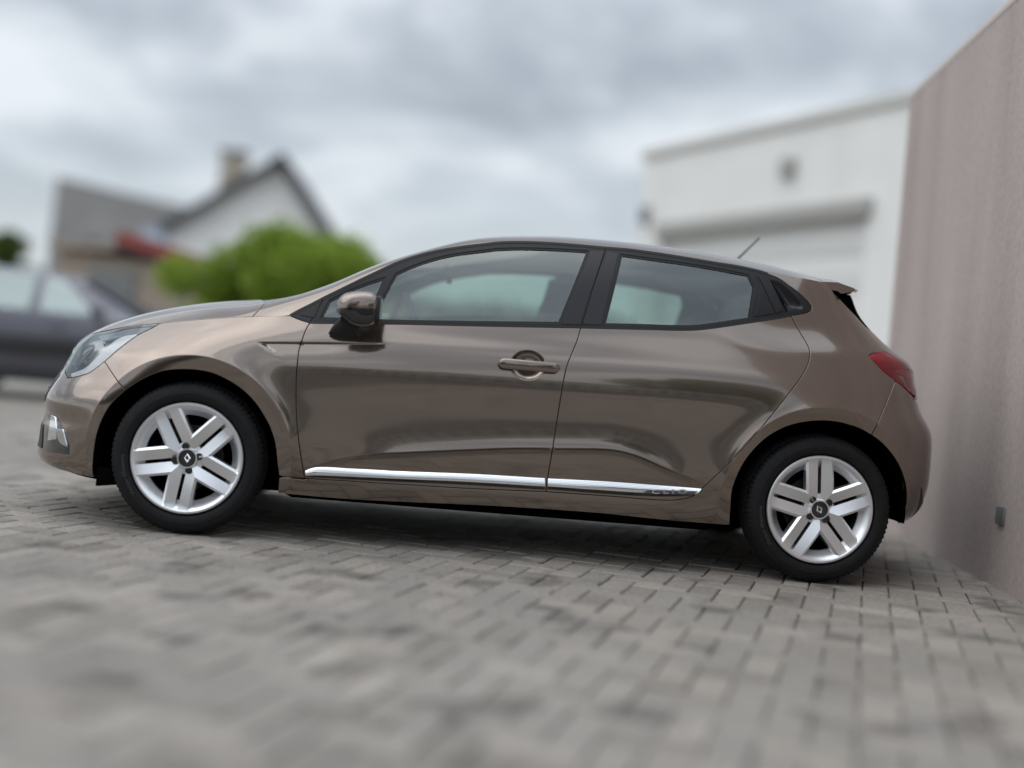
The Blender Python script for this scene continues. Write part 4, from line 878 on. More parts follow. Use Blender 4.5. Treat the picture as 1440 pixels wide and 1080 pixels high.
# roof with the windscreen pillars
AP = [(.232, -1), (.240, -.93), (.250, -.87)]
WS = [(.265, -.86), (.45, -.85), (.65, -.845), (.85, -.83), (1.0, -.81), (1.05, -.77), (1.055, -.6), (1.04, -.3), (1.03, 0)]
ws_l = [(x, q*TQ) for x, q in WS]; ws_all = ws_l+[(x, -v) for x, v in ws_l[::-1][1:]]
roof_rear = [(2.575, -1), (2.60, -.85), (2.62, -.5), (2.62, 0)]
rr_l = [(x, q*TQ) for x, q in roof_rear]; rr_all = rr_l+[(x, -v) for x, v in rr_l[::-1][1:]]
roof = rebase(panel('roof_panel', 'roof', [side_edge(.203, 2.575, -1, 60), rr_all, side_edge(2.575, .203, 1, 60),
    [(.203, TQ), (.222, .93*TQ), (.234, .86*TQ)], ws_all[::-1], [(.234, -.86*TQ), (.222, -.93*TQ), (.203, -TQ)]], top_fn, PAINT, car, to_p=False, res=(.03, .025), inset=.001))
ws = rebase(panel('windscreen', 'windscreen', [ws_all, [ws_all[-1], (.20, .84*TQ), (.13, .5*TQ), (.09, 0), (.13, -.5*TQ), (.20, -.84*TQ), ws_all[0]]], top_fn, 'car_glass', car, to_p=False, off=-.004, fold=.004, res=(.03, .03)))
rebase(panel('windscreen_cowl', 'cowl', [[(.20, -.84*TQ), (.13, -.5*TQ), (.09, 0), (.13, .5*TQ), (.20, .84*TQ)], [(.20, .84*TQ), (.235, .86*TQ)], [(.235, .86*TQ), (.30, .8*TQ), (.25, .5*TQ), (.2, 0), (.25, -.5*TQ), (.30, -.8*TQ), (.235, -.86*TQ)], [(.235, -.86*TQ), (.20, -.84*TQ)]], top_fn, 'black_plastic', car, to_p=False, off=-.012, inset=0, fold=0))
# window frames, glass
ft = both('wing_window_trim', 'wtrim', [cv('dlot0'), cv('doortopgap', True), cv('wtrim', True)], mat='black_trim', inset=.002)
both('corner_insert', 'wtri', CURVE['wtri'], mat='black_trim', parent=ft, off=.003, inset=0, fold=.003)
ff = both('window_frame', 'fframe', [cv('doortopgap'), cv('dlot'), cv('bp'), cv('belt1', True)], mat='black_trim', parent=fd, inset=.002, holes=[CURVE['glass_f'], CURVE['glass_q']], fold=.016)
both('window_glass', 'gf', CURVE['glass_f'], fn=side_fn_plain, mat='car_glass', parent=fd, off=-.006, inset=-.003, fold=.004, res=(.03, .03))
both('quarter_glass', 'gq', CURVE['glass_q'], fn=side_fn_plain, mat='car_glass', parent=fd, off=-.006, inset=-.003, fold=.004, res=(.03, .03))
both('pillar_cover', 'bpf', CURVE['bpil_f'], mat='pillar_black', parent=fd, off=.003, inset=0, fold=.004, res=(.02, .03))
rf = both('window_frame', 'rframe', [cv('dlot2'), cv('cgap'), cv('belt2', True), cv('bp', True)], mat='black_trim', parent=rd, inset=.002, holes=[CURVE['glass_r']], fold=.016)
both('window_glass', 'gr', CURVE['glass_r'], fn=side_fn_plain, mat='car_glass', parent=rd, off=-.006, inset=-.003, fold=.004, res=(.03, .03))
both('pillar_cover', 'bpr', CURVE['bpil_r'], mat='pillar_black', parent=rd, off=.003, inset=0, fold=.004, res=(.02, .03))
both('corner_insert', 'tri', CURVE['tri'], mat='black_trim', parent=rd, off=.003, inset=.0015, fold=.004, res=(.02, .03))
both('corner_blade', 'cblade', CURVE['cblade'], mat='black_trim', parent=rd, off=.004, inset=.0015, fold=.005, res=(.02, .03))
ct = both('pillar_trim', 'ctrim', [cv('cend', True), cv('cgap')], mat='black_trim', inset=.0015, holes=[CURVE['recess']])
both('hidden_handle', 'recess', CURVE['recess'], mat='pillar_black', parent=ct, off=-.001, inset=0, fold=0, res=(.006, .006), dish=lambda d: -.022*np.clip(d/.03, 0, 1)**.8)
# dark liner strips behind the panel gaps, added so that the gaps read dark
def ribbon(name, pts, half, off, mat, parents, fn=side_fn):
    c = catmull(pts, .012); t = np.gradient(c, axis=0); t /= np.maximum(np.linalg.norm(t, axis=1, keepdims=True), 1e-9); nrm = np.stack([-t[:, 1], t[:, 0]], 1)
    L_ = c+nrm*half; R2 = c-nrm*half; P2 = np.vstack([L_, R2]); p = p_of(P2[:, 0], P2[:, 1]); S = fn(p, P2[:, 1]); Nn = norm_of(fn, p, P2[:, 1]); Nn *= np.sign(-Nn[:, 1:2]); V = S+Nn*off; n = len(c)
    fs = [(i, i+1, n+i+1, n+i) for i in range(n-1)]
    for k, pr in enumerate(parents):
        W_ = V*np.array([1, -1, 1]) if k else V
        o = mesh_obj(name, W_, fs, mat, pr, smooth=True)
        if pr is car: rebase(o)
for g_, pr in (('gF', fd), ('gM', rd), ('gR', quarter), ('bp', rd), ('cgap', rd), ('fgap', (car, car)), ('bgap', (car, car)), ('dbot', fd), ('dbot2', rd), ('hoodgap', (car, car)), ('doortopgap', fd)):
    ribbon('gap_liner', CURVE[g_], .016, -.013, 'rubber_seal', pr)
for g_, pr in (('dlot', fd), ('dlot2', rd), ('dlot0', ft)): ribbon('roof_seal', CURVE[g_], .0052, .0015, 'rubber_seal', pr)
for g_, pr in (('glass_f', ff), ('glass_q', ff), ('glass_r', rf)): ribbon('glass_seal', [tuple(q) for q in offset(outline(CURVE[g_]), .002)]+[tuple(offset(outline(CURVE[g_]), .002)[0])], .0055, -.003, 'rubber_seal', pr)
for g_, pr in (('belt1', fd), ('belt2', rd)): ribbon('belt_seal', CURVE[g_], .004, .0015, 'rubber_seal', pr)
# mouldings on the doors
chp = [(0, .001), (.05, .005), (.42, .0125), (.52, .0130), (.68, .0127), (.72, .005)]
rbp = [(.66, .003), (.72, .007), (.85, .004), (.97, .001), (1.0, -.004)]
for i, fl in enumerate((False, True)):
    m1 = strip('chrome_moulding', CURVE['ch1t'], CURVE['ch1b'], chp, 'chrome', fd[i], fl)
    strip('rubber_lip', CURVE['ch1t'], CURVE['ch1b'], rbp, 'piano_black', fd[i], fl)
    m2 = strip('chrome_moulding', CURVE['ch2t'], CURVE['ch2b'], chp, 'chrome', rd[i], fl)
    strip('rubber_lip', CURVE['ch2t'], CURVE['ch2b'], rbp, 'piano_black', rd[i], fl)
# name on the rear moulding, inlaid in a grey field
def text_mesh(s, size, extrude=.0006, bevel=0, bold=0):
    cu = bpy.data.curves.new('t', 'FONT'); cu.body = s; cu.size = size; cu.extrude = extrude; cu.offset = bold; cu.resolution_u = 3; cu.align_x = 'CENTER'; cu.align_y = 'CENTER'
    o = bpy.data.objects.new('t', cu); COL.objects.link(o); dg = bpy.context.evaluated_depsgraph_get(); me = o.evaluated_get(dg).to_mesh()
    V = [tuple(v.co) for v in me.vertices]; Fs = [tuple(p.vertices) for p in me.polygons]; bpy.data.objects.remove(o); return np.array(V), Fs
a_, b_ = np.array(CURVE['txt'][0]), np.array(CURVE['txt'][1])
MAT['chrome_grey'] = pmat('chrome_grey', (.16, .16, .17), .3, metal=.8)
for i, fl in enumerate((False, True)):
    t0, t1 = a_+(-.035, -.0105), b_+(.028, -.0105)
    strip('name_field', [tuple(t0+(.022, .0195)), tuple(t1+(.014, .0175))], [tuple(t0), tuple(t1+(-.006, 0))], [(0, .0120), (.15, .0165), (.85, .0172), (1, .0120)], 'chrome_grey', rd[i], fl, n=20)
    V, Fs = text_mesh('C L I O', .0235, bold=.0007)
    e = (b_-a_); L0 = np.linalg.norm(e); e = e/L0; n_ = np.array([-e[1], e[0]]); w_ = V[:, 0].max()-V[:, 0].min(); V[:, 0] *= L0/w_*.95
    c_ = (a_+b_)/2; px_ = c_[0]+V[:, 0]*e[0]+V[:, 1]*n_[0]; pz_ = c_[1]-.0005+V[:, 0]*e[1]+V[:, 1]*n_[1]
    S = side_raw(p_of(px_, pz_), pz_); S[:, 1] -= .0175+V[:, 2]
    if fl: S[:, 1] *= -1; S[:, 0] = 2*c_[0]-S[:, 0]
    mesh_obj('lettering', S, Fs, 'chrome', rd[i])
# door handle
def handle(parent, sgn):
    (x0, z0), (x1, z1) = CURVE['handle'][0], CURVE['handle'][1]; zc = (z0+z1)/2+.002; y = float(side_y(np.array(1.33), np.array(zc), False))
    m = MB(); rings = []
    for t in np.linspace(0, 1, 25):
        x = x0+(x1-x0)*t; e = min(t, 1-t); k = (1-(1-min(1, e/.10))**2)**.5; k = max(k, .03)
        hh = .0215*k; arc = -.030-.008*math.sin(math.pi*t); 
        ring = []
        for a in range(16):
            an = 2*math.pi*a/16; cs, sn = math.cos(an), math.sin(an); g = lambda v: math.copysign(abs(v)**.7, v)
            ring.append((x, (y+arc+.009*g(cs)*max(k, .3))*1.0, zc+hh*g(sn)))
        rings.append([(p[0], p[1]*sgn, p[2]) for p in ring])
    m.loft(rings); m.build('door_handle', PAINT, parent, smooth=True, angle=math.radians(60))
    for xx in (x0+.024, x1-.024): f = MB(); f.box(xx-.016, xx+.016, sgn*(y-.026), sgn*(y+.004), zc-.011, zc+.011); f.build('handle_foot', 'piano_black', parent, bevel=.003)
for i, s in enumerate((1, -1)): handle(fd[i], s)

# front bumper, lamps, grille
nose_z = [.235, .28, .34, .40, .46, .52, .58, .63, .685]
E_nose = qp([(-.645, .712), (-.655, .700)])+[(FR(.69)+.10, .694), (FR(.685), .685)]
hl_in = [(FR(.61)+.34, .612), (FR(.65)+.27, .65), (FR(.69)+.25, .69), E_nose[0]]
lamp_top = pv('htop')+qp([(-.56, .769), (-.592, .757), (-.628, .729)])+[E_nose[0]]
bump = [pv('hlow2', True), pv('fgap'), [p for p in pv('arF2')], [pv('arF2')[-1], (float(p_of(-.60, .205)), .205), (float(p_of(-.70, .222)), .222), (FR(.235)+.25, .232), (FR(.235), .235)],
        [(FR(z), z) for z in nose_z], E_nose[::-1], [E_nose[0]]+hl_in[::-1][1:]+[pv('hlow2')[-1]]]
bm_ = both('front_bumper', 'fbumper', bump, to_p=False, res=(.02, .014))
lamp = [pv('hlow'), pv('hlow2'), [pv('hlow2')[-1]]+hl_in, lamp_top[::-1]]
hls = []
for i, fl in enumerate((False, True)):
    r_ = empty('headlight', parent=car); r_.location.x = -CARX; hls.append(r_)
pk = dict(to_p=False, res=(.016, .012))
both('lamp_bowl', 'hl_bowl', lamp, mat='lamp_silver', parent=hls, off=-.032, inset=.004, fold=0, dish=lambda d: -.035*np.clip(d/.06, 0, 1), **pk)
both('lamp_rim', 'hl_rim', lamp, mat='piano_black', parent=hls, off=-.004, inset=.001, fold=.03, holes=[[np.array(offset(outline(lamp), .006))]], **pk)
both('daytime_light', 'hl_drl', CURVE['drl'], mat='drl_white', parent=hls, off=-.010, inset=0, fold=.012, res=(.01, .01))
def pol(ptspx): return ptspx
both('lamp_bezel', 'hl_bez', [[(-.22, .838), (-.30, .822), (-.40, .800), (-.50, .771)], [(-.50, .771), (-.46, .762), (-.38, .782)], [(-.38, .782), (-.33, .772), (-.25, .815)], [(-.25, .815), (-.22, .838)]], mat='lamp_grey', parent=hls, off=-.012, inset=0, fold=.01, res=(.01, .01))
both('lamp_mask', 'hl_mask', [[(-.618, .650), (-.60, .70), (-.565, .732), (-.51, .742)], [(-.51, .742), (-.505, .715), (-.53, .69)], [(-.53, .69), (-.555, .66), (-.605, .640), (-.618, .650)]], mat='piano_black', parent=hls, off=-.020, inset=0, fold=.01, res=(.01, .01))
both('turn_light', 'hl_turn', [[(-.615, .612), (-.57, .640), (-.53, .652), (-.50, .655)], [(-.50, .655), (-.53, .625), (-.60, .600)], [(-.60, .600), (-.615, .612)]], mat='piano_black', parent=hls, off=-.014, inset=0, fold=.01, res=(.01, .01))
for i, s in enumerate((1, -1)):
    for k, (x, y, z, r) in enumerate(((-.530, -.440, .690, .036), (-.425, -.515, .733, .027))):
        m = MB(); base = [(r*1.0, 0), (r*.98, -.012), (r*.8, -.020), (r*.62, -.012), (r*.6, -.020), (r*.4, -.032), (r*.01, -.036)]
        m.lathe(base, 28); o = m.build('projector', 'satin_chrome', hls[i], smooth=True)
        o.location = (x, y*s, z); o.rotation_euler = (0, 0, (-.85 if s > 0 else math.pi+.85))
both('lamp_lens', 'hl_lens', lamp, mat='lamp_cover', parent=hls, off=-.0015, inset=.002, fold=.004, **pk)
# fog lamp corner
both('air_curtain', 'fog', CURVE['fog'], mat='piano_black', parent=bm_, off=.0015, inset=0, fold=.002, res=(.008, .012))
both('fog_lamp_trim', 'fogc', CURVE['fogchrome'], mat='chrome', parent=bm_, off=.006, inset=0, fold=.006, res=(.008, .012))
both('fog_lamp_blade', 'fogb', CURVE['fogblade'], mat='satin_chrome', parent=bm_, off=.007, inset=0, fold=.006, res=(.008, .012))
gr = [[(FR(.47)+.30, .47), (FR(.47)+.2, .455), (FR(.45), .45)], [(FR(z), z) for z in (.45, .50, .55, .60)], [(FR(.6), .60), (FR(.6)+.25, .598), (FR(.585)+.32, .585)], [(FR(.585)+.32, .585), (FR(.47)+.30, .47)]]
both('radiator_grille', 'grille', gr, mat='black_plastic', parent=bm_, off=.002, inset=0, fold=.003, **pk)
gl2 = [[(FR(.27)+.40, .275), (FR(.27), .27)], [(FR(z), z) for z in (.27, .32, .37)], [(FR(.37), .37), (FR(.37)+.36, .37)], [(FR(.37)+.36, .37), (FR(.27)+.40, .275)]]
both('lower_grille', 'lgrille', gl2, mat='black_plastic', parent=bm_, off=.004, inset=0, fold=.005, **pk)
for z in (.49, .525, .56):
    for i, fl in enumerate((False, True)):
        ps = [(FR(z)+.01+.27*t/12, z) for t in range(13)]; ps = np.array(ps); S = side_raw(ps[:, 0], ps[:, 1]); S[:, 0] -= .003
        if fl: S[:, 1] *= -1
        m = MB(); m.tube(S, .003, 6); m.build('grille_bar', 'piano_black', bm_[i], smooth=True)

# rear bumper, tail lamps, tailgate
rz = [.27, .32, .40, .50, .60, .68, .74, .79]
rb = [pv('bgap'), pv('arR2'), [pv('arR2')[-1], (float(p_of(3.10, .24)), .24), (RR(.26)-.3, .262), (RR(.27), .27)], [(RR(z), z) for z in rz],
      [(RR(.79), .79), (RR(.79)-.35, .79), (RR(.79)-.47, .795)], [(RR(.79)-.47, .795), (float(p_of(3.07, .795)), .797), (float(p_of(3.0, .812)), .812), pv('bgap')[0]]]
rbm = both('rear_bumper', 'rbumper', rb, to_p=False, res=(.02, .014))
dif = [[(float(p_of(3.075, .42)), .42), (float(p_of(3.13, .36)), .36), (RR(.34)-.3, .345), (RR(.34), .34)], [(RR(.34), .34), (RR(.28), .28)], [(RR(.28), .28), (RR(.28)-.3, .275), (float(p_of(3.09, .26)), .26)], [(float(p_of(3.09, .26)), .26), (float(p_of(3.075, .42)), .42)]]
both('diffuser', 'diffuser', dif, mat='black_plastic', parent=rbm, off=.0015, inset=0, fold=.002, to_p=False, res=(.02, .014))
tlow = pv('tlow')
tl_out = [tlow, [tlow[-1], (float(p_of(2.985, .921)), .921), (RR(.92)-.50, .925), (RR(.92)-.40, .925)], [(RR(.92)-.40, .925), (RR(.86)-.36, .86), (RR(.82)-.40, .815)],
          [(RR(.82)-.40, .815), (RR(.80)-.47, .80), (float(p_of(3.07, .80)), .802), (float(p_of(3.0, .817)), .817), tlow[0]]]
tls = []
for i in range(2):
    r_ = empty('tail_light', parent=car); r_.location.x = -CARX; tls.append(r_)
both('lamp_body', 'tl_body', tl_out, mat='tail_dark', parent=tls, off=-.004, inset=.003, fold=.02, to_p=False, res=(.014, .01))
both('light_strip', 'tl_top', [[(2.885, .908), (2.92, .917), (2.99, .914), (3.05, .900), (3.085, .87)], [(3.085, .87), (3.10, .84)], [(3.10, .84), (3.06, .878), (3.0, .889), (2.93, .896), (2.885, .908)]], mat='tail_bright', parent=tls, off=.000, inset=0, fold=.005, res=(.01, .008))
both('reversing_light', 'tl_pale', [[(2.905, .892), (2.945, .888)], [(2.945, .888), (2.955, .862), (2.985, .83)], [(2.985, .83), (2.945, .862), (2.905, .892)]], mat='tail_pale', parent=tls, off=-.001, inset=0, fold=.004, res=(.01, .008))
both('side_glow', 'tl_side', [[(3.02, .882), (3.075, .868)], [(3.075, .868), (3.09, .84), (3.10, .805)], [(3.10, .805), (3.06, .812), (3.045, .84), (3.02, .882)]], mat='tail_bright', parent=tls, off=-.001, inset=0, fold=.004, res=(.01, .008))
both('lamp_lens', 'tl_lens', tl_out, mat='lamp_cover', parent=tls, off=.004, inset=.002, fold=.008, to_p=False, res=(.014, .01))
# tailgate
z_g = [1.065, 1.10, 1.16, 1.21, 1.24]
gate = [tg_low[::-1], [tg_low[0], (RR(1.07)-.34, 1.068), (RR(1.07)-.2, 1.06), (RR(1.06), 1.06)], [(RR(z), z) for z in (1.06, 1.0, .93, .86, .80)], [(RR(.80), .80), (RR(.80)-.38, .80)], [(RR(.80)-.38, .80), (RR(.86)-.355, .86), tg_low[-1]]]
tg = both('tailgate', 'gate', gate, to_p=False, res=(.02, .014))
tgl_ = pv('tgl')
gw = [tgl_[::-1], [tgl_[0], (RR(1.235)-.40, 1.238), (RR(1.24), 1.245)], [(RR(z), z) for z in (1.245, 1.18, 1.12, 1.062)], [(RR(1.062), 1.062), (RR(1.07)-.34, 1.07), tgl_[-1]]]
both('rear_window', 'rwin', gw, mat='underside_black', parent=tg, to_p=False, res=(.02, .014), off=-.002)
# roof spoiler
sp = MB(); rings = []
for t in np.linspace(-1, 1, 25):
    y = t*.655; xe = 2.822-.070*(abs(t)**2.2)-.03*(abs(t)**12); x0 = 2.575; zt = float(top_raw(np.array(2.58), np.array(min(1, max(-1, t*.97))))[2])+.001
    ze = 1.268-.020*abs(t)**2; zl = ze-.020
    rings.append([(x0, y, zt), (x0+.45*(xe-x0), y, zt+.47*(ze-zt)+.012*k), (xe-.008, y, ze+.003), (xe, y, ze-.004), (xe-.010, y, zl+.006), (xe-.06, y, zl-.006), (x0+.07, y, 1.232), (x0, y, zt-.03)])
sp.loft(rings); rebase(sp.build('roof_spoiler', PAINT, car, smooth=True, angle=math.radians(30)))
# antenna
bx_, bz_ = 2.325, float(ZC(2.325))
m = MB(); m.tube([(bx_, 0, bz_-.005), (bx_+.012, 0, bz_+.012), (bx_+.05, 0, bz_+.058), (bx_+.130, 0, 1.511)], [.010, .008, .0045, .0032], 10); rebase(m.build('antenna', 'black_plastic', car, smooth=True))

# ------------------------------------------------------------------ door mirrors
def mirror(sgn):
    root = empty('door_mirror', parent=car); root.location = (0, 0, 0)
    cx, cz = .642, .962
    out_top = [(-.088, -.012), (-.086, .015), (-.066, .045), (-.02, .061), (.03, .065), (.058, .058), (.068, .030), (.068, -.004)]
    low = [(.068, -.006), (.066, -.045), (.052, -.066), (.010, -.074), (-.03, -.066), (-.060, -.046), (-.084, -.030), (-.088, -.014)]
    def shell(pts, closed_to, name, mat, ys):
        pts = catmull(pts, .006); m = MB(); rings = []
        for y, k, dx in ys:
            rings.append([(cx+dx+p[0]*k, sgn*y, cz+.0+p[1]*k) for p in pts]+[(cx+dx+.3*.068*k, sgn*y, cz-.008*k)] if False else [(cx+dx+p[0]*k, sgn*y, cz+p[1]*k) for p in pts])
        m.loft(rings, cap=True, closed=True); o = m.build(name, mat, root, smooth=True, angle=math.radians(50)); return rebase(o)
    ys = [(-.905, .55, .02), (-.910, .80, .012), (-.925, .94, .005), (-.955, 1.0, 0), (-1.01, 1.0, 0), (-1.05, .985, .002), (-1.08, .93, .006), (-1.098, .82, .014), (-1.106, .66, .022), (-1.109, .45, .03)]
    shell(out_top, 0, 'mirror_cap', PAINT, ys)
    shell([(a, b) for a, b in low], 0, 'mirror_base', 'piano_black', [(y, k*.985, d) for y, k, d in ys])
    rim = MB(); rim.loft([[(cx+.066, sgn*(y), cz+z) for y, z in ((-.925, -.05), (-.925, .045), (-1.0, .055), (-1.07, .045), (-1.085, -.04), (-1.0, -.06))], [(cx+.082, sgn*(y), cz+z) for y, z in ((-.925, -.05), (-.925, .045), (-1.0, .055), (-1.07, .045), (-1.085, -.04), (-1.0, -.06))]])
    rebase(rim.build('mirror_rim', 'black_plastic', root, bevel=.004))
    f = MB(); rings = []
    for (x, y, z, a, b) in ((.572, -.862, .856, .055, .018), (.577, -.885, .868, .052, .024), (.590, -.915, .888, .048, .030), (.612, -.945, .915, .046, .034)):
        rings.append([(x+a*math.cos(t)*1.0+.35*b*math.sin(t)*0, sgn*(y+.012*math.cos(t)), z+b*math.sin(t)*1.0) for t in np.linspace(0, 2*math.pi, 20, endpoint=False)])
    f.loft(rings); rebase(f.build('mirror_foot', 'black_plastic', root, smooth=True))
    g = MB(); g.box(cx+.083, cx+.084, sgn*-1.07, sgn*-.935, cz-.042, cz+.042); rebase(g.build('mirror_glass', 'mirror_face', root))
    root.parent = car
mirror(1); mirror(-1)

# ------------------------------------------------------------------ wheels
RIM = .2236
def tyre_profile(extra=0):
    h = [(.222, -.070), (.2265, -.084), (.232, -.0935), (.240, -.0975), (.252, -.1000), (.262, -.1003), (.2635, -.0990), (.272, -.0975), (.283, -.0935), (.2845, -.0915), (.292, -.0865), (.299, -.0790)]
    s = [(.3035, -.068), (.3055, -.055), (.3060, -.048), (.300, -.046), (.300, -.038), (.3075, -.036), (.308, -.020), (.302, -.018), (.302, -.010), (.308, -.008)]
    return h+s+[(r, -y) for r, y in s[::-1]]+[(r, -y) for r, y in h[::-1]], len(h)
def build_wheel(twist, bolt_twist):
    w = empty('wheel')
    prof, nh = tyre_profile(); n = 264; m = MB(); mp = len(prof)
    for k in range(n):
        a = 2*math.pi*k/n
        for i, (r, y) in enumerate(prof):
            sh = (10 <= i <= 13) or (mp-14 <= i <= mp-11); mid = 15 < i < mp-16
            ph = k % 3
            if sh and ph == 0: r -= .0042 if i not in (10, mp-11) else .002
            if mid and (k+i) % 6 == 0 and prof[i][0] > .303: r -= .003
            m.v.append((r*math.cos(a), y, r*math.sin(a)))
    for k in range(n):
        for i in range(mp-1):
            p, q = k*mp+i, ((k+1) % n)*mp+i; m.f.append((p, p+1, q+1, q))
    ty = m.build('tyre', 'tyre_rubber', w, smooth=True, angle=math.radians(28))
    # sidewall lettering, bent round the wheel
    def ring_text(s, size, r0, ang, name='tyre_lettering', spread=1.0):
        V, Fs = text_mesh(s, size, extrude=.0008, bold=.0002); out = []
        for x, y, z in V:
            a = ang-x*spread/r0; rr = r0+y; out.append((rr*math.cos(a), -.1004-z, rr*math.sin(a)))
        mesh_obj('sidewall_lettering', out, [f[::-1] for f in Fs], 'tyre_lettering', ty)
    ring_text('Vector 4Seasons', .022, .2515, math.radians(200), spread=1.15)
    # barrel, brake, dark inside
    b = MB(); b.lathe([(.2240, -.086), (.219, -.070), (.205, -.060), (.190, -.020), (.185, .07), (.218, .085)], 72); b.build('rim', 'wheel_barrel', w, smooth=True)
    d = MB(); d.lathe([(.001, -.012), (.075, -.014), (.078, -.004), (.130, -.004), (.130, .010), (.078, .010)], 48); d.build('brake_disc', 'brake_iron', w, smooth=True)
    k_ = MB(); k_.lathe([(.001, .035), (.19, .035)], 40); k_.build('backing_plate', 'underside_black', w)
    # wheel cover ring
    R = RIM; c = MB(); c.lathe([(R*.985, -.078), (R, -.086), (R*1.0, -.0925), (R*.985, -.0965), (R*.955, -.0970), (R*.935, -.0950), (R*.90, -.0885), (R*.85, -.074), (R*.80, -.062), (R*.775, -.056), (R*.77, -.045)], 120)
    cover = c.build('wheel_cover', 'wheel_silver', w, smooth=True, angle=math.radians(25))
    # ten bars in five pairs; the pairs' outer edges meet in a V
    t36 = math.tan(math.radians(36)); S0, S1, S2 = .032*R, .214*R, .258*R
    for k in range(5):
        arm = MB(); 
        for sd in (1, -1):
            # the V between pair k and pair k+1 ; arm along pair angle, on its window side
            th = math.radians(twist+72*k)+(0 if sd == 1 else math.radians(72)); e = np.array([math.cos(th), math.sin(th)]); nn = np.array([-math.sin(th), math.cos(th)])*sd
            rows = [(S0, -.052), (S0, None), (S0+.012*R, None), (S1, None), (S2, None), (S2+.004*R, -.050)]
            grid = []
            for j, (t, hfix) in enumerate(rows):
                s0 = max(t/t36, .05*R); s1 = math.sqrt((.952*R)**2-t*t); row = []
                for u in (0, .15, .35, .6, .83, .93, 1.0):
                    s = s0+(s1-s0)*u; r = math.hypot(s, t)/R
                    top = -.0905-.0085*math.sin(min(1, max(0, (r-.12)/.75))*math.pi*.85)
                    drop = .0150*(S1-t)/(S1-S0)*(1-u**5)
                    y = top+drop
                    if j == 4: y = top+.0085
                    if hfix is not None: y = hfix
                    elif u == 1.0: y = -.0962
                    P_ = e*s+nn*t; row.append((P_[0], y, P_[1]))
                grid.append(row)
            v = [p for row in grid for p in row]; nr = len(grid[0]); f = []
            for j in range(len(grid)-1):
                for i in range(nr-1): f.append((j*nr+i, j*nr+i+1, (j+1)*nr+i+1, (j+1)*nr+i))
            arm.add(v, f)
        o = arm.build('spoke', 'wheel_silver', w); bmx = bmesh.new(); bmx.from_mesh(o.data); bmesh.ops.remove_doubles(bmx, verts=bmx.verts, dist=.0006)
        bmesh.ops.recalc_face_normals(bmx, faces=bmx.faces); bmx.to_mesh(o.data); bmx.free(); o.data.polygons.foreach_set('use_smooth', [True]*len(o.data.polygons)); o.data.set_sharp_from_angle(angle=math.radians(20))
        # little facet where each pair ends at the ring
        th = math.radians(twist+72*k); e = np.array([math.cos(th), math.sin(th)]); nn = np.array([-math.sin(th), math.cos(th)]); q = MB()
        P1 = lambda s, t, y: (e[0]*s*R+nn[0]*t*R, y, e[1]*s*R+nn[1]*t*R)
        q.add([P1(.84, -.05, -.060), P1(.84, .05, -.060), P1(.945, .10, -.092), P1(.945, -.10, -.092), P1(.90, 0, -.083)], [(0, 1, 4), (1, 2, 4), (2, 3, 4), (3, 0, 4)])
        q.build('spoke_gusset', 'wheel_silver', w)
    hub = MB(); hub.lathe([(.145*R, -.084), (.155*R, -.0915), (.175*R, -.0915), (.20*R, -.080), (.29*R, -.0765), (.31*R, -.055)], 60); hub.build('hub_dome', 'wheel_silver', w, smooth=True, angle=math.radians(40))
    cp = MB(); cp.lathe([(.001, -.0865), (.118*R, -.0865), (.125*R, -.0905), (.145*R, -.0905), (.150*R, -.084)], 48); cap = cp.build('centre_cap', 'dark_cap', w, smooth=True, angle=math.radians(30))
    # diamond badge: two folded ribbons round an open lozenge
    lz = MB(); o1 = [(0, .021), (.0145, 0), (0, -.021), (-.0145, 0)]; i1 = [(0, .0105), (.0062, 0), (0, -.0105), (-.0062, 0)]; ph = math.radians(bolt_twist-8)
    ro = lambda p: (p[0]*math.cos(ph)-p[1]*math.sin(ph), p[0]*math.sin(ph)+p[1]*math.cos(ph))
    for k in range(4):
        a1, a2, b1, b2 = ro(o1[k]), ro(o1[(k+1) % 4]), ro(i1[k]), ro(i1[(k+1) % 4]); m1 = ((a1[0]+b1[0])/2, (a1[1]+b1[1])/2); m2 = ((a2[0]+b2[0])/2, (a2[1]+b2[1])/2)
        lz.add([(a1[0], -.0868, a1[1]), (a2[0], -.0868, a2[1]), (m2[0], -.0895, m2[1]), (m1[0], -.0895, m1[1]), (b1[0], -.0868, b1[1]), (b2[0], -.0868, b2[1])], [(0, 1, 2, 3), (3, 2, 5, 4)])
    mesh_obj('diamond_badge', lz.v, lz.f, 'chrome', cap)
    for k in range(4):
        a = math.radians(bolt_twist+90*k); bx, bz = .218*R*math.cos(a), .218*R*math.sin(a)
        l = MB(); l.lathe([(.001, -.084), (.0058, -.084), (.0062, -.0905), (.0080, -.0905), (.0084, -.0875), (.0120, -.0875), (.0126, -.0912), (.0142, -.0905), (.0145, -.086)], 20)
        o = l.build('wheel_bolt', 'dark_cap', w, smooth=True, angle=math.radians(30)); o.location = (bx, 0, bz)
    v_ = MB(); a = math.radians(twist+54); v_.tube([(.80*R*math.cos(a), -.06, .80*R*math.sin(a)), (.74*R*math.cos(a), -.088, .74*R*math.sin(a))], .0035, 8); v_.build('tyre_valve', 'black_plastic', w, smooth=True)
    return w
def dup(o, parent):
    c = o.copy(); COL.objects.link(c); c.parent = parent
    for ch in list(o.children): dup(ch, c)
    return c
roll = math.degrees(.0866)
for (tw, bt, x, sd) in ((18+roll, 35+roll, WB, 1), (41+roll, 7.5+roll, 0, 1)):
    w = build_wheel(tw, bt); w.parent = car; w.location = (x-CARX, -.775*sd, WR)
    w2 = dup(w, car); w2.location = (x-CARX, .775, WR); w2.rotation_euler = (0, 0, math.pi)

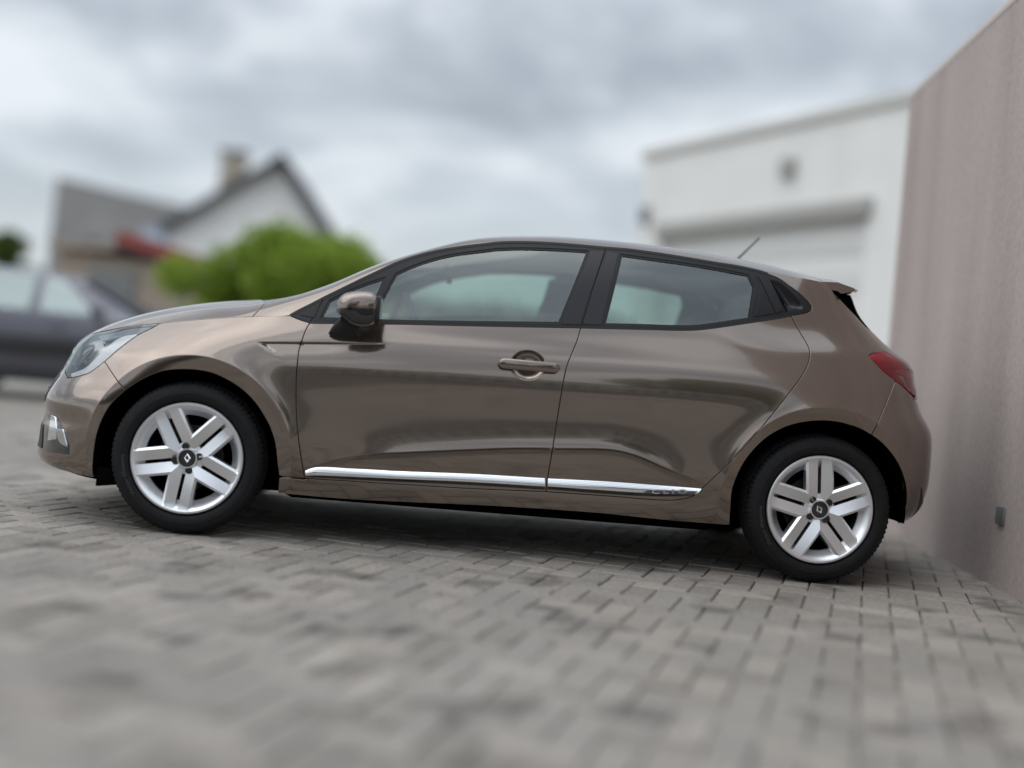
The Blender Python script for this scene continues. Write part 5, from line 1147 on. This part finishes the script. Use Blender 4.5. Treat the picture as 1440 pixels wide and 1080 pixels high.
# ------------------------------------------------------------------ wheel arches, floor, cabin
for i, s in enumerate((1, -1)):
    for cx, cz, ra in ((0, .308, .365), (WB, .308, .370)):
        m = MB(); n = 40; rings = []
        for k in range(n+1):
            a = math.radians((-9 if cx == 0 else -5)+(198 if cx == 0 else 194)*k/n); rings.append([(cx+ra*math.cos(a), -s*y, cz+ra*math.sin(a)) for y in (.845, .80, .62, .50)])
        b = 0; v = [p for r in rings for p in r]; f = [(k*4+j, k*4+j+1, (k+1)*4+j+1, (k+1)*4+j) for k in range(n) for j in range(3)]
        m.add(v, f); m.add([(cx-.40, -s*.50, .17), (cx+.40, -s*.50, .17), (cx+.40, -s*.50, .72), (cx-.40, -s*.50, .72)], [(0, 1, 2, 3)])
        rebase(m.build('wheel_arch_liner', 'underside_black', car, smooth=True))
    # mud flap edge ahead of the front wheel
    m = MB(); m.loft([[(-.356, -s*.84, .24), (-.356, -s*.84, .165), (-.352, -s*.70, .165), (-.352, -s*.70, .24)], [(-.285, -s*.84, .24), (-.265, -s*.84, .178), (-.265, -s*.70, .178), (-.285, -s*.70, .24)]])
    rebase(m.build('mud_deflector', 'underside_black', car, bevel=.003))
# floor pan: follows the plan outline a little inside the skin
zf = .20; m = MB()
def plan(z, ins, n=60):
    a, b = XF(z)+LF_Z(z)-CAPA, XR(z)-LR_Z(z)+CAPA; p = np.linspace(a, b, n); S = side_raw(p, np.full(n, z), False); S[:, 1] = np.minimum(S[:, 1]+ins, 0); S[:, 0] = 1.25+(S[:, 0]-1.25)*.95; return S
S = plan(.24, .10); L1 = [tuple(p) for p in S]+[(x, -y, z) for x, y, z in S[::-1]]
def cutw(p):
    x, y, z = p
    for c in (0, WB):
        if abs(x-c) < .37: y = math.copysign(min(abs(y), .52), y)
    return (x, y, z)
L1 = [cutw(p) for p in L1]
m.loft([[(x, y*.93, .165) for x, y, z in L1], [(x, y, .21) for x, y, z in L1], [(x, y, .30) for x, y, z in L1]]); rebase(m.build('floor_pan', 'underside_black', car))
m = MB()
m.tube([(.3, .1, .19), (2.3, .1, .19), (2.9, .3, .22)], .03, 12)
rebase(m.build('exhaust_pipe', 'underside_black', car, smooth=True))
# inner door cards and headlining close the cabin
for i, s in enumerate((1, -1)):
    z = np.linspace(.25, 1, 9); xs = np.linspace(.45, 2.75, 50); V = []
    for x in xs:
        zb = float(ZBELT(x))+.0; zb = min(zb, 1.0)-.02
        z0_ = .26+.48*float(sstep(2.08, 2.16, x))
        for t in np.linspace(0, 1, 8):
            zz = z0_+(zb-z0_)*t; y = -float(width(np.array(x), np.array(zz), False))+.055; V.append((x, y*s, zz))
    f = [(a*8+b, a*8+b+1, (a+1)*8+b+1, (a+1)*8+b) for a in range(49) for b in range(7)]
    rebase(mesh_obj('door_card', V, f, 'interior_dark', car, smooth=True))
g = np.stack(np.meshgrid(np.linspace(1.02, 2.6, 30), np.linspace(-.93, .93, 21), indexing='ij'), -1).reshape(-1, 2); S = top_raw(g[:, 0], g[:, 1]); S[:, 2] -= .035
rebase(mesh_obj('headlining', S, [(a*21+b, a*21+b+1, (a+1)*21+b+1, (a+1)*21+b) for a in range(29) for b in range(20)], 'headliner', car, smooth=True))
# seats
def seat(x, y, w, rake=.38):
    r = empty('car_seat', (x-CARX, y, .36), parent=car)
    m = MB(); rings = []
    for t, (dx, dz, th) in enumerate(((-.26, .10, .05), (-.24, .12, .075), (-.05, .10, .08), (.16, .08, .075), (.22, .09, .05))):
        rings.append([(dx, yy*w, dz+th*k) for yy, k in ((-.5, -.8), (-.5, .6), (-.42, 1.0), (-.3, .65), (.3, .65), (.42, 1.0), (.5, .6), (.5, -.8))])
    m.loft(rings); m.build('seat_cushion', 'seat_cloth', r, smooth=True)
    m = MB(); rings = []
    for h, th, ww in ((.12, .07, .92), (.25, .075, 1.0), (.42, .07, 1.0), (.55, .055, .88), (.62, .045, .62), (.635, .02, .5)):
        cx = .16+h*rake*.9; rings.append([(cx+dx*th, yy*w*ww, h) for yy, dx in ((-.5, .7), (-.5, -.7), (-.38, -1.1), (-.2, -.6), (.2, -.6), (.38, -1.1), (.5, -.7), (.5, .7), (.3, 1), (-.3, 1))])
    m.loft(rings); m.build('backrest', 'seat_cloth', r, smooth=True)
    m = MB(); cx = .16+.72*rake*.9; m.loft([[(cx+.045*math.cos(a)*k-.01, y_, .715+.075*math.sin(a)*k) for a in np.linspace(0, 2*math.pi, 14, endpoint=False)] for y_, k in ((-.13, .6), (-.12, .9), (-.06, 1), (.06, 1), (.12, .9), (.13, .6))])
    m.build('headrest', 'seat_cloth', r, smooth=True)
seat(1.10, -.36, .50); seat(1.10, .36, .50)
for y in (-.40, 0, .40): seat(1.93, y, .42, .30)
# dashboard, steering wheel, mirror, parcel shelf
m = MB(); m.loft([[(.38, y, z) for y, z in ((-.70, .55), (-.70, .90), (0, .93), (.70, .90), (.70, .55))], [(.72, y, z) for y, z in ((-.72, .50), (-.72, .93), (0, .95), (.72, .93), (.72, .50))], [(.80, y, z) for y, z in ((-.70, .50), (-.70, .86), (0, .87), (.70, .86), (.70, .50))]])
rebase(m.build('dashboard', 'interior_dark', car, smooth=True, angle=math.radians(50)))
m = MB(); c_ = Vector((.875, -.36, .90)); ax = Vector((.90, 0, .43)).normalized(); u_ = Vector((0, 1, 0)); v2 = ax.cross(u_)
m.tube([c_+u_*.182*math.cos(a)+v2*.182*math.sin(a) for a in np.linspace(0, 2*math.pi, 40)], .015, 10, cap=False)
for a in (.1, math.pi-.1, math.pi*1.5): m.tube([c_, c_+u_*.18*math.cos(a)+v2*.18*math.sin(a)], .014, 8)
m.tube([c_-ax*.16, c_+ax*.02], .05, 14)
rebase(m.build('steering_wheel', 'interior_dark', car, smooth=True))
m = MB(); m.loft([[(.985+dx, y, 1.195+dz) for dx, dz in ((-.015, -.03), (-.012, .035), (.012, .035), (.012, -.03))] for y in (-.12, .12)]); m.tube([(.98, 0, 1.21), (.95, 0, 1.28)], .012, 8)
rebase(m.build('interior_mirror', 'interior_dark', car, bevel=.004))
m = MB(); m.box(2.30, 2.75, -.60, .60, .90, .925); rebase(m.build('parcel_shelf', 'interior_dark', car, bevel=.006))
for i, s in enumerate((1, -1)):
    m = MB(); m.tube([(1.55, -s*.66, 1.27), (1.50, -s*.72, 1.0), (1.47, -s*.78, .6)], [.035, .04, .05], 8); rebase(m.build('pillar_lining', 'interior_dark', car, smooth=True))
